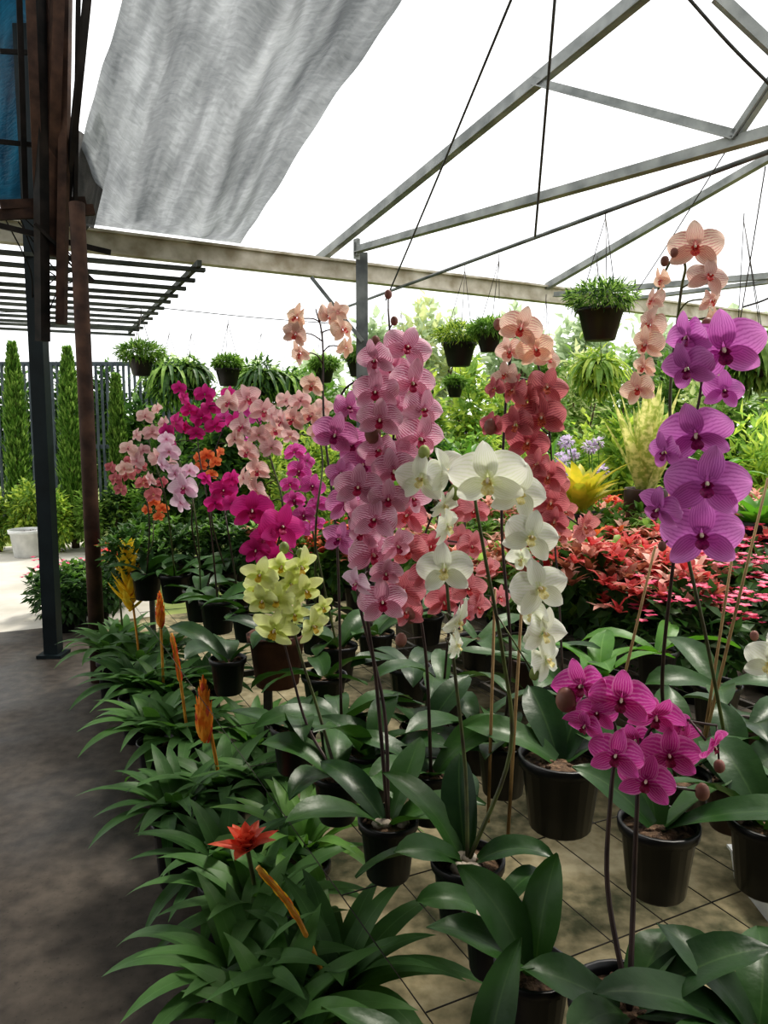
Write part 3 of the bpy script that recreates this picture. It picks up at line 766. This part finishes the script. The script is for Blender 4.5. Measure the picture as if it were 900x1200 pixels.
M_stake = surf('bamboo', C(120, 96, 60), C(160, 132, 88), 14, .6)
for (u1, v1, u2, v2, d) in ((835, 830, 900, 560, 1.75), (730, 800, 768, 640, 1.9), (826, 860, 860, 640, 1.85), (575, 860, 580, 690, 1.7), (600, 900, 612, 700, 1.6)):
    a = at(u1, v1, d); b = at(u2, v2, d); t = (a-b).normalized(); a = b+t*((b.z-RACK-.01)/-t.z)
    mb = MB(); mb.tube([a, a.lerp(b, .5), b], [.004, .0038, .003], 7)
    single(mb, 'plant_stake', [M_stake], 'thin bamboo stake supporting an orchid spike', 'stake', 'plant stakes')

# ============================================================ background vegetation
def shrub(label, x, y, z0, rad, n, L, W, mats, name='shrub', trunk=.03, lobes=5, group='background shrubs', cat='shrub', droop=.2):
    loc = Vector((x, y, 0)); rt = root(name, label, cat, loc, group)
    mb = MB(); c = Vector((x, y, z0))
    mb.cloud(c, rad, n//3, L, W, len(mats), droop)
    for i in range(lobes):
        d = Vector((R.uniform(-1, 1), R.uniform(-1, 1), R.uniform(-.6, .9)))
        cc = c+Vector((d.x*rad[0]*.6, d.y*rad[1]*.6, d.z*rad[2]*.6))
        mb.cloud(cc, tuple(r*.55 for r in rad), n*2//3//lobes, L, W, len(mats), droop, .3)
    part(mb.mesh('foliage', mats, False), 'foliage', rt)
    tb = MB()
    tb.tube(catmull([loc, Vector((x+R.uniform(-.05, .05), y, z0*.5)), c], 4), [trunk]*9, 7)
    for i in range(4):
        a = R.random()*6.3
        tb.tube([c-Z*rad[2]*.5, c+Vector((cos(a)*rad[0]*.6, sin(a)*rad[1]*.6, rad[2]*.3))], [trunk*.6, trunk*.2], 5)
    part(tb.mesh('trunk', [M_bark]), 'trunk', rt)
def sh_px(label, u, v, d, w, h, mats, n=900, L=.12, W=.06, full=False, **k):
    p = at(u, v, d); rx = w/2*d/F; rz = h/2*d/F
    z0 = p.z
    if full:
        tp = z0+rz; z0 = tp/2; rz = tp/2-.01
    if z0-rz < 0: rz = z0-.02
    shrub(label, p.x, p.y, z0, (rx, rx*.8, rz), n, L, W, mats, **k)
for i in range(16):
    u = 205+i*48+R.uniform(-12, 12); d = R.uniform(7, 9)
    mats = R.choice([[L_g, L_gm], [L_gd, L_g], [L_gy, L_gm], [L_gm, L_g], [L_gm, L_gy], [L_gd, L_g]])
    sh_px('leafy green garden shrub', u, R.uniform(520, 550), d, 72, R.uniform(70, 100), mats, 1300, R.choice([.08, .12, .18]), R.choice([.03, .05, .08]), full=True)
for i in range(11):
    u = 455+i*46+R.uniform(-14, 14); d = R.uniform(9.5, 12)
    mats = R.choice([[L_g, L_gm], [L_gy, L_gm], [L_gm, L_g], [L_gm, L_gy], [L_gm, L_far2]])
    sh_px('leafy ornamental tree in the nursery', u, R.uniform(445, 485), d, 58, R.uniform(70, 120), mats, 1300, .15, .07, full=True, name='small_tree', trunk=.05, cat='tree')
for u, v, w, h, mt in ((360, 465, 72, 70, L_g), (300, 485, 70, 60, L_g), (225, 490, 70, 60, L_gd), (165, 505, 60, 70, L_gd), (420, 475, 52, 80, L_gm)):
    sh_px('leafy ornamental tree in the nursery', u, v, 10, w, h, [mt, L_g], 1600, .15, .07, full=True, name='small_tree', trunk=.05, cat='tree')
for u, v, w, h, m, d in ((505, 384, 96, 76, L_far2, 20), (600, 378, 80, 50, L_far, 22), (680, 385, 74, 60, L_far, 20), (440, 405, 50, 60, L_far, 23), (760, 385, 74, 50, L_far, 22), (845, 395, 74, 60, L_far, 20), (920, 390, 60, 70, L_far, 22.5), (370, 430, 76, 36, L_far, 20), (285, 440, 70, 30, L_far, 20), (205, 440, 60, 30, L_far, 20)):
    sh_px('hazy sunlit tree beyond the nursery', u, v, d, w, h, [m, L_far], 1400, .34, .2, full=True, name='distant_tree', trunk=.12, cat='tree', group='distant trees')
for u, v0, v1, w in ((22, 398, 562, 27), (86, 404, 575, 31), (140, 435, 560, 20)):
    d = 9.5; b = at(u, v1, d); t = at(u, v0, d); H = t.z
    loc = Vector((b.x, b.y, 0)); rt = root('columnar_cypress', 'narrow columnar green cypress by the fence', 'tree', loc, 'cypresses by the fence')
    mb = MB(); rr = w/2*d/F
    for i in range(4200):
        k = R.random(); r = rr*(1-k**4)*(.5+.5*R.random())*(.85+.15*sin(k*30+i%5)); a = R.random()*6.3
        dd = Vector((cos(a)*.7+R.gauss(0, .2), sin(a)*.7+R.gauss(0, .2), 1)).normalized()
        mb.diamond(loc+Vector((r*cos(a), r*sin(a), .1+k*(H-.2))), dd, Vector((cos(a), sin(a), 0)), .1, .03, R.randrange(2))
    part(mb.mesh('foliage', [L_g, L_gm], False), 'foliage', rt)
    tb = MB(); tb.tube([loc, loc+Z*H*.8], [.05, .02], 7); part(tb.mesh('trunk', [M_bark]), 'trunk', rt)
for u, v, w, h, m in ((28, 584, 34, 46, L_gy), (66, 590, 32, 38, L_gy), (-4, 590, 26, 36, L_gy), (104, 594, 32, 36, L_gm), (134, 586, 34, 50, L_gd), (162, 580, 38, 50, L_g)):
    sh_px('low rounded yellow-green shrub by the fence', u, v, 9.2, w, h, [m, L_gm], 1000, .08, .04, full=True, group='shrubs by the fence')
p = atz(33, 652, 0); rt = root('white_planter', 'white plastic planter on sunlit paving', 'planter', p)
pot_parts(rt, p, .2, .32, M_whitepot, 20)

# fence
M_fence = surf('fence_paint', C(46, 56, 62), C(70, 80, 86), 6, .6)
fa = at(-60, 480, 11.5); fb_ = at(230, 480, 11.5); 
rt = root('slatted_fence', 'tall dark blue-grey slatted metal fence', 'fence', Vector(((fa.x+fb_.x)/2, fa.y, 0)))
mb = MB()
for i in range(46):
    q = fa.lerp(fb_, i/45); mb.bar(Vector((q.x, q.y, 0)), Vector((q.x, q.y, 2.42)), .04, .03)
part(mb.mesh('slats', [M_fence], False), 'slats', rt)
mb = MB()
for z in (.15, 1.2, 2.43): mb.bar(Vector((fa.x, fa.y+.03, z)), Vector((fb_.x, fb_.y+.03, z)), .05, .06)
part(mb.mesh('rail', [M_fence], False), 'rail', rt)
for i in range(6):
    sh_px('dark hedge plant behind the fence', -30+i*52, 470, 13.2, 50, 90, [L_gd, L_g], 2400, .14, .07, full=True, name='hedge_plant', cat='hedge', group='hedge behind the fence')

# ============================================================ hanging pots
def hanging(label, u, v, d, wpx, top, kind='shaggy', mats=None, fr=1.0):
    r = wpx/2*d/F; p = at(u, v, d); h = r*1.35
    rt = root('hanging_pot', label, 'hanging plant', p-Z*h, 'hanging pots under the roof')
    loc = p-Z*h
    mb = MB(); mb.lathe(loc, [(.001, 0), (r*.6, 0), (r*.65, .005), (r*.95, h*.9), (r*1.05, h*.9), (r*1.05, h), (r*.93, h), (r*.6, h*.4), (.001, h*.4)], 18)
    part(mb.mesh('pot', [M_black]), 'pot', rt)
    mb = MB()
    tp = at(top[0], top[1], d)
    for k in range(3):
        a = k*2.1+.5; mb.tube([p+Vector((cos(a)*r, sin(a)*r, 0)), tp-Z*.05], .003, 4)
    mb.tube([tp-Z*.05, tp+Z*.0], .004, 4)
    part(mb.mesh('hanger', [M_wire]), 'hanger', rt)
    mb = MB(); mats = mats or [L_g, L_gm]
    if kind == 'shaggy':
        mb.cloud(p+Z*r*.5, (r*1.4*fr, r*1.35*fr, r*.55*fr), 1100, .06, .011, len(mats), .3)
        for i in range(50):
            mb.leaf(p+Z*r*.3, R.random()*360, r*R.uniform(1.1, 2.1)*fr, .01, R.uniform(0, 85), -70, R.randrange(len(mats)), 6, 2, .2, blade)
    else:
        for i in range(60):
            mb.leaf(p, i*137.5, r*R.uniform(2, 4)*fr, .05, R.uniform(20, 70), R.uniform(-95, -75), R.randrange(len(mats)), 7, 2, .2, blade, pw=.6)
        mb.cloud(p-Z*r*.4, (r*1.4*fr, r*1.4*fr, r*1.6*fr), 600, .1, .03, len(mats), .9)
    part(mb.mesh('foliage', mats, False), 'foliage', rt)
hanging('black hanging pot with a shaggy fringed plant', 704, 362, 4.75, 54, (710, 245), mats=[L_gd, L_gm], fr=1.1)
hanging('black hanging pot with fine-leaved green plant', 538, 402, 5.9, 40, (545, 309), mats=[L_g, L_gy], fr=1)
hanging('black hanging pot with light trailing leaves', 573, 392, 5.6, 30, (585, 297), fr=1.1)
hanging('dark hanging pot partly hidden behind orchids', 420, 422, 7.0, 28, (423, 352))
hanging('hanging pot with feathery green fronds', 165, 420, 6.2, 30, (165, 360), fr=1.3)
hanging('small hanging pot with low green plant', 267, 432, 7.0, 30, (267, 372), fr=.8)
hanging('small dark hanging pot with drooping plant', 380, 432, 7.4, 24, (378, 362))
hanging('small dark hanging pot among the trees', 533, 452, 8, 20, (533, 365), fr=.8)
hanging('hanging pot with trailing green plant', 885, 415, 5.5, 40, (872, 250), 'fern')
hanging('hanging pot with trailing green plant', 700, 430, 7, 36, (700, 300), 'fern', [L_gy, L_gm])
hanging('small hanging pot high among the trees', 640, 440, 8, 22, (640, 345), fr=.9)
hanging('small hanging pot high among the trees', 470, 445, 8.4, 20, (470, 360), fr=.9)
for u, v, w in ((198, 440, 32), (224, 436, 24), (306, 442, 32), (338, 448, 24)):
    hanging('hanging basket of dense drooping fern fronds', u, v, 8.5+R.uniform(-.3, .3), w, (u, 385), 'fern', [L_gd, L_gm], 1.15)

# ============================================================ structure: beams and trusses
M_beam = surf('painted_steel_aged', C(150, 140, 118), C(206, 200, 186), 5, .6, bump=.1)
M_steel = surf('galvanised_steel', C(120, 124, 122), C(160, 163, 160), 6, .55, metal=.2)
M_steel_d = surf('weathered_steel', C(84, 88, 88), C(120, 124, 122), 6, .6, metal=.2)
bA = atz(20, 272, 2.9); bB = atz(640, 345, 2.9)
bd = (bB-bA).normalized()
rt = root('eave_beam', 'long cream painted steel beam spanning the greenhouse', 'beam', bA.lerp(bB, .5))
mb = MB(); s0 = bA-bd*2.5; s1 = bB+bd*4.5
mb.bar(s0, s1, .05, .13); mb.bar(s0-Z*.075, s1-Z*.075, .1, .02); mb.bar(s0+Z*.075, s1+Z*.075, .12, .02)
part(mb.mesh('web', [M_beam], False), 'web', rt)
def truss(label, pu, pv, members, ang=33, w=.06):
    p = atz(pu, pv, 2.95); d = Vector((sin(radians(ang)), -cos(radians(ang)), 0)); n = Vector((d.y, -d.x, 0))
    rt = root('roof_truss', label, 'truss', p, 'roof trusses')
    for nm, u1, v1, u2, v2, k in members:
        a = onpl(u1, v1, p, n); b = onpl(u2, v2, p, n)
        mb = MB(); mb.bar(a, b, .03, k); mb.bar(a-Vector((0,0,k*.45)), b-Vector((0,0,k*.45)), .06, .008)
        part(mb.mesh(nm, [M_steel], False), nm, rt)
truss('galvanised steel roof truss with long sloping rafter', 412, 300, [
 ('rafter', 372, 305, 800, -46, .085), ('bottom_chord', 418, 292, 960, 138, .055), ('strut', 625, 95, 862, 158, .045),
 ('strut', 862, 158, 960, 12, .045), ('hanger_plate', 418, 280, 418, 300, .06)])
truss('second steel roof truss further along the beam', 645, 338, [
 ('rafter', 640, 336, 960, 150, .07), ('bottom_chord', 650, 345, 960, 318, .05), ('strut', 740, 350, 900, 330, .03)])
mb = MB(); pp = [atz(400, 362, 2.8), atz(900, 178, 2.8)]; dd = (pp[1]-pp[0]).normalized()
mb.tube([pp[0]-dd*.5, pp[1]+dd*2], .014, 7)
single(mb, 'hanging_rail', [M_steel_d], 'thin steel pipe from which plant pots hang', 'pipe')
mb = MB(); mb.bar(onpl(840, -5, at(860, 20, 3.2), Vector((0, 1, 0))), onpl(925, 75, at(860, 20, 3.2), Vector((0, 1, 0))), .03, .05)
single(mb, 'roof_brace', [M_steel], 'short steel roof brace', 'brace', smooth=False)
q = onpl(424, 290, at(424, 290, 6.6), Vector((0, 1, 0)))
mb = MB(); mb.bar(Vector((q.x, q.y, 0)), Vector((q.x, q.y, 2.98)), .1, .1)
mb.bar(Vector((q.x, q.y, 0)), Vector((q.x, q.y, .02)), .2, .2)
single(mb, 'steel_post', [M_steel_d], 'grey steel post beneath the eave beam', 'post', smooth=False)
mb = MB(); mb.bar(at(365, 325, 6.6), at(425, 400, 6.6), .03, .03)
single(mb, 'steel_brace', [M_steel_d], 'thin diagonal brace meeting the steel post', 'brace', smooth=False)
for u1, v1, d1, u2, v2, d2, r in ((603, -10, 3.2, 452, 352, 6.3, .006), (651, -10, 3.2, 627, 277, 4.6, .007), (850, 178, 3.7, 742, 348, 5.2, .003), (897, 195, 3.6, 868, 372, 4.6, .003),
    (800, -10, 3, 905, 102, 3.2, .007), (180, 360, 7.0, 400, 380, 7.4, .004), (0, 366, 6.6, 180, 360, 7.0, .004), (870, 360, 4.8, 920, 340, 4.6, .006)):
    mb = MB(); a = at(u1, v1, d1); b = at(u2, v2, d2)
    mb.tube(catmull([a, (a+b)/2-Z*.01, b], 5), r, 6)
    single(mb, 'support_cable', [M_rope], 'thin grey steel cable under the roof', 'cable', 'roof cables')

# left posts
M_teal = surf('dark_teal_paint', C(14, 24, 27), C(26, 38, 41), 6, .5, spec=.25)
M_rust = surf('rusty_brown_steel', C(50, 38, 33), C(88, 66, 54), 8, .75, bump=.3, spec=.2)
M_dk = surf('dark_steel', C(22, 21, 20), C(48, 42, 38), 8, .7, spec=.2)
b1 = atz(63, 768, 0)
mb = MB(); mb.bar(b1, b1+Z*3.9, .09, .09); mb.bar(b1, b1+Z*.02, .16, .16)
single(mb, 'steel_post', [M_teal], 'dark teal square steel post beside the path', 'post', smooth=False)
b2 = at(112, 705, 4.5); b2.z = 0
t2 = at(90, 238, 4.35)
mb = MB(); mb.tube([b2, b2.lerp(t2, .5), t2], [.045, .043, .043], 14)
single(mb, 'round_post', [M_rust], 'rusty brown round steel post beside the path', 'post')
for u1, v1, u2, v2, k in ((60, -20, 62, 300, .08), (78, -20, 72, 380, .05), (104, -20, 78, 240, .035), (35, -20, 48, 300, .05), (46, -20, 50, 400, .06), (22, -20, 30, 240, .03), (68, -20, 60, 250, .06), (92, -20, 88, 245, .022)):
    mb = MB(); mb.bar(at(u1, v1, 4.2+R.uniform(-.1, .1)), at(u2, v2, 4.5), k, k)
    single(mb, 'lattice_pole', [R.choice([M_dk, M_rust])], 'dark weathered pole of the side roof frame', 'pole', 'side roof poles', smooth=False)
for u1, v1, u2, v2, k in ((-10, 165, 90, 175, .025), (0, 240, 100, 236, .05), (-10, 262, 130, 296, .03), (40, 262, 110, 330, .02), (0, 60, 80, 64, .025), (-10, 252, 110, 246, .06)):
    mb = MB(); mb.bar(at(u1, v1, 4.35), at(u2, v2, 4.6), k*.6, k)
    single(mb, 'frame_rod', [M_rust if k > .04 else M_dk], 'thin dark rod bracing the side roof frame', 'rod', 'side frame rods', smooth=False)
for i in range(7):
    mb = MB(); a = at(R.uniform(0, 60), R.uniform(250, 262), 4.45); b = at(R.uniform(50, 70), R.uniform(300, 390), 4.95)
    mb.tube(catmull([a, a.lerp(b, .4)-Z*R.uniform(.05, .2)+BD*R.uniform(-.1, .3), a.lerp(b, .7)-Z*R.uniform(.0, .15)+BD*R.uniform(-.1, .3), b], 6), .004, 5)
    single(mb, 'loose_wire', [M_dk], 'loose dark wire dangling from the side frame', 'wire', 'loose wires on the side frame')

# pergola slats
M_slat = surf('slat_grey_green', C(50, 56, 52), C(84, 88, 80), 5, .7)
zS = 2.55
rt = root('slatted_canopy', 'flat slatted canopy of grey metal bars over the path', 'canopy', atz(100, 350, zS))
mb = MB()
pr = [atz(240, 318, zS), atz(158, 392, zS)]
dA = (pr[1]-pr[0])
for i in range(12):
    q = pr[0]+dA*(i/11)*1.0
    mb.bar(q+Z*R.uniform(-.01, .01), q-BD*4.5+Z*R.uniform(-.02, .02), .05, .025)
part(mb.mesh('slats', [M_slat], False), 'slats', rt)
mb = MB()
for k in (0.05, 1.4, 2.9, 4.4):
    mb.bar(pr[0]-BD*k+Z*.035-dA*.02, pr[1]-BD*k+Z*.035+dA*.02, .03, .04)
part(mb.mesh('rail', [M_slat], False), 'rail', rt)

# ============================================================ shade cloth
def clothmat(name, c1, c2, trans, transp):
    m, nt, N, L = newmat(name)
    tcd = N.new('ShaderNodeUVMap')
    def nz(sc, st, rot, det, dist):
        mp = N.new('ShaderNodeMapping'); mp.inputs['Scale'].default_value = st; mp.inputs['Rotation'].default_value = (0, 0, rot); L.new(tcd.outputs[0], mp.inputs[0])
        n = N.new('ShaderNodeTexNoise'); n.inputs['Scale'].default_value = sc; n.inputs['Detail'].default_value = det; n.inputs['Distortion'].default_value = dist
        L.new(mp.outputs[0], n.inputs[0]); return n.outputs[0]
    a = nz(2.0, (2.2, 2.2, 1), .5, 2, .3)
    b = nz(3, (8, 44, 1), .1, 5, .8)
    c = nz(2, (7, 2.6, 1), -.25, 3, .3)
    f = mth(N, L, 'ADD', mth(N, L, 'MULTIPLY', a, .45), mth(N, L, 'ADD', mth(N, L, 'MULTIPLY', b, .19), mth(N, L, 'MULTIPLY', c, .36)))
    col = ramp(N, L, f, [(.36, c1), (.5, tuple(x*.6+y*.4 for x, y in zip(c1, c2))), (.64, c2)])  # light and dark of folds and crinkles painted into the sheet colour
    bn = N.new('ShaderNodeBump'); bn.inputs['Strength'].default_value = .4; bn.inputs['Distance'].default_value = .08
    L.new(f, bn.inputs['Height'])
    finish(nt, N, L, col, .32, trans, .5, bn.outputs[0], 0, transp)
    return m
M_cloth = clothmat('shade_cloth_grey', C(70, 74, 76), C(156, 160, 162), .66, .05)
M_blue = clothmat('blue_tarp', C(10, 42, 62), C(36, 92, 116), .4, 0)
M_clothd = clothmat('shade_cloth_dark', C(50, 50, 48), C(92, 90, 86), .5, .03)
def sheet(name, mat, rows, nu, nv, amp, label, cat='shade cloth', wr=14):
    Ls = catmull([r[0] for r in rows], nv); Rs = catmull([r[1] for r in rows], nv)
    g = []
    for i, (a, b) in enumerate(zip(Ls, Rs)):
        t = i/(len(Ls)-1); r = []
        e = min(1, t*9)
        for j in range(nu+1):
            s = j/nu; p = a.lerp(b, s)
            z = amp*(sin(s*wr+3*sin(t*3))*.5+sin(s*wr*2.3+t*9+1)*.25+sin(t*13+s*4)*.4+.1*sin(t*60+s*20+2*sin(s*30)))-.18*sin(pi*s)
            r.append(p+Z*z*e)
        g.append(r)
    mb = MB(); mb.grid(g)
    return single(mb, name, [mat], label, cat)
bz = 3.02
def bpnt(u):
    n = Vector((-bd.y, bd.x, 0)); r = ray(u, 290); k = (bA-CAM).dot(n)/r.dot(n); q = CAM+r*k; q.z = bz; return q
l0 = bpnt(84); r0 = bpnt(282)
rows = [(l0, r0), (at(94, 190, 5.2), at(318, 232, 5.0)), (at(118, 80, 4.3), at(385, 120, 4.0)), (at(146, -20, 3.5), at(468, -12, 3.2)), (at(150, -200, 2.7), at(560, -200, 2.5)),
        (Vector((-1.8, -.3, 3.3)), Vector((1.9, -.3, 3.3))), (Vector((-1.9, -3, 3.3)), Vector((2.5, -3, 3.3)))]
sheet('shade_cloth', M_cloth, rows, 90, 16, .065, 'wrinkled translucent grey shade cloth stretched above the benches')
sheet('blue_tarpaulin', M_blue, [(at(-160, 235, 4.9), at(46, 236, 4.9)), (at(-160, 120, 4.7), at(50, 120, 4.7)), (at(-160, -40, 4.5), at(54, -40, 4.5)), (at(-200, -250, 3.5), at(40, -250, 3.5))], 40, 10, .05, 'dark blue tarpaulin hung in the side frame', 'tarpaulin')
sheet('shade_cloth', M_clothd, [(at(66, 250, 5.3), at(110, 268, 5.4)), (at(60, 190, 5.2), at(128, 180, 5.3)), (at(66, 120, 5.0), at(116, 130, 5.1))], 16, 6, .03, 'dark shade cloth gathered behind the poles')
M_roof = surf('shading_roof_grey', C(70, 76, 78), C(100, 104, 104), 3, .7, .1)
mb = MB(); 
g = []
for i in range(9):
    r = []
    for j in range(29):
        p = Vector((-1.3, 3.3, 3.75)) - BD*(j/28*4.5) - AD*(i/8*9.5); p.z = 3.75+.03*((j % 2)*2-1); r.append(p)
    g.append(r)
mb.grid(g)
single(mb, 'unseen_shading_roof', [M_roof], 'unseen corrugated roof added to dim path and foreground', 'roof', kind='structure')  # out of view, added to block light from above and behind
M_wallb = surf('shading_wall_grey', C(76, 72, 66), C(106, 102, 94), 3, .9)
mb = MB(); mb.bar(Vector((-6, -3.4, 1.7)), Vector((7, -3.4, 1.7)), .1, 3.4)
single(mb, 'unseen_shading_wall', [M_wallb], 'unseen rear wall added to cut the front light', 'wall', kind='structure', smooth=False)  # behind the camera, added to lower the front fill light

# ============================================================ ground
def floormat():
    m, nt, N, L = newmat('path_concrete')
    n1 = noise(N, L, 1.4, 8); n2 = noise(N, L, 16, 7); n3 = noise(N, L, 70, 3)
    f = mth(N, L, 'ADD', mth(N, L, 'MULTIPLY', n1, .45), mth(N, L, 'MULTIPLY', n2, .55))
    col = ramp(N, L, f, [(.36, C(46, 41, 36)), (.64, C(84, 76, 67))])
    sp = ramp(N, L, n3, [(.62, (0, 0, 0, 1)), (.68, (1, 1, 1, 1))])
    col = mixc(N, L, mth(N, L, 'MULTIPLY', sp, .35), col, C(30, 24, 20))
    bn = N.new('ShaderNodeBump'); bn.inputs['Strength'].default_value = .4; bn.inputs['Distance'].default_value = .01
    L.new(f, bn.inputs['Height'])
    rr = ramp(N, L, n1, [(.4, (.4, .4, .4, 1)), (.6, (.75, .75, .75, 1))])
    finish(nt, N, L, col, .6, 0, .35, bn.outputs[0])
    pb = [x for x in N if x.type == 'BSDF_PRINCIPLED'][0]; L.new(rr, pb.inputs['Roughness'])
    return m
def pavemat():
    m, nt, N, L = newmat('stone_paving')
    n = noise(N, L, 3.2, 10); n2 = noise(N, L, 20, 6)
    f = mth(N, L, 'ADD', mth(N, L, 'MULTIPLY', n, .7), mth(N, L, 'MULTIPLY', n2, .3))
    col = ramp(N, L, f, [(.38, C(62, 64, 42)), (.46, C(104, 98, 74)), (.54, C(136, 126, 98)), (.66, C(166, 156, 128))])
    bn = N.new('ShaderNodeBump'); bn.inputs['Strength'].default_value = .6; bn.inputs['Distance'].default_value = .015
    L.new(f, bn.inputs['Height'])
    finish(nt, N, L, col, .85, 0, .3, bn.outputs[0]); return m
M_path = floormat(); M_pave = pavemat()
def quad(name, P, mat, label, n=1):
    mb = MB(); g = []
    for i in range(n+1):
        a = P[0].lerp(P[3], i/n); b = P[1].lerp(P[2], i/n); g.append([a.lerp(b, j/n) for j in range(n+1)])
    mb.grid(g); return single(mb, name, [mat], label, 'floor', kind='structure', smooth=False)
e0 = Vector((-.27, .85, 0))+BD*.42
K = 5.3
quad('floor', [e0-AD*6-BD*8.0, e0-AD*6+BD*0, e0+AD*K+BD*0, e0+AD*K-BD*8.0], M_path, 'dark worn concrete path')
quad('floor_paving', [e0-AD*6, e0-AD*6+BD*9, e0+AD*K+BD*9, e0+AD*K], M_pave, 'weathered mossy stone paving under the benches')
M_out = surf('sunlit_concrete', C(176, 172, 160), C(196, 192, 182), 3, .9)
M_grass = surf('garden_soil', C(96, 110, 60), C(136, 146, 84), 3, .95)
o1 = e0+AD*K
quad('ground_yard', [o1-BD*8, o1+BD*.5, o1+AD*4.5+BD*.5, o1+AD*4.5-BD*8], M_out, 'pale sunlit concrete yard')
quad('ground', [Vector((-60, -20, -.02)), Vector((60, -20, -.02)), Vector((60, 90, -.02)), Vector((-60, 90, -.02))], M_grass, 'garden ground around the nursery')

# ============================================================ light
w = bpy.data.worlds.new('World'); bpy.context.scene.world = w; w.use_nodes = True
N = w.node_tree.nodes; L = w.node_tree.links
bg = N['Background']
tc = N.new('ShaderNodeTexCoord'); sp = N.new('ShaderNodeSeparateXYZ'); L.new(tc.outputs['Generated'], sp.inputs[0])
cr = N.new('ShaderNodeValToRGB'); cr.color_ramp.elements[0].color = (.97, .98, 1, 1); cr.color_ramp.elements[1].color = (1, 1, 1, 1)
L.new(sp.outputs[2], cr.inputs[0]); L.new(cr.outputs[0], bg.inputs[0]); bg.inputs[1].default_value = 1.4
sl = bpy.data.lights.new('sun', 'SUN'); sl.energy = 3.2; sl.angle = radians(12); sl.color = (1, .94, .84)
so = link(bpy.data.objects.new('sun', sl))
so.rotation_euler = Vector((-.35, -.55, -1)).normalized().to_track_quat('-Z', 'Y').to_euler()

cam = bpy.data.cameras.new('camera'); co = link(bpy.data.objects.new('camera', cam))
cam.sensor_fit = 'VERTICAL'; cam.sensor_height = 36; cam.lens = 27; cam.clip_start = .02
co.location = CAM; co.rotation_euler = (pi/2-TH, 0, 0)
bpy.context.scene.camera = co
vs = bpy.context.scene.view_settings
vs.view_transform = 'Standard'; vs.exposure = .12
try: vs.look = 'Medium High Contrast'
except Exception as ex: print('look', ex)
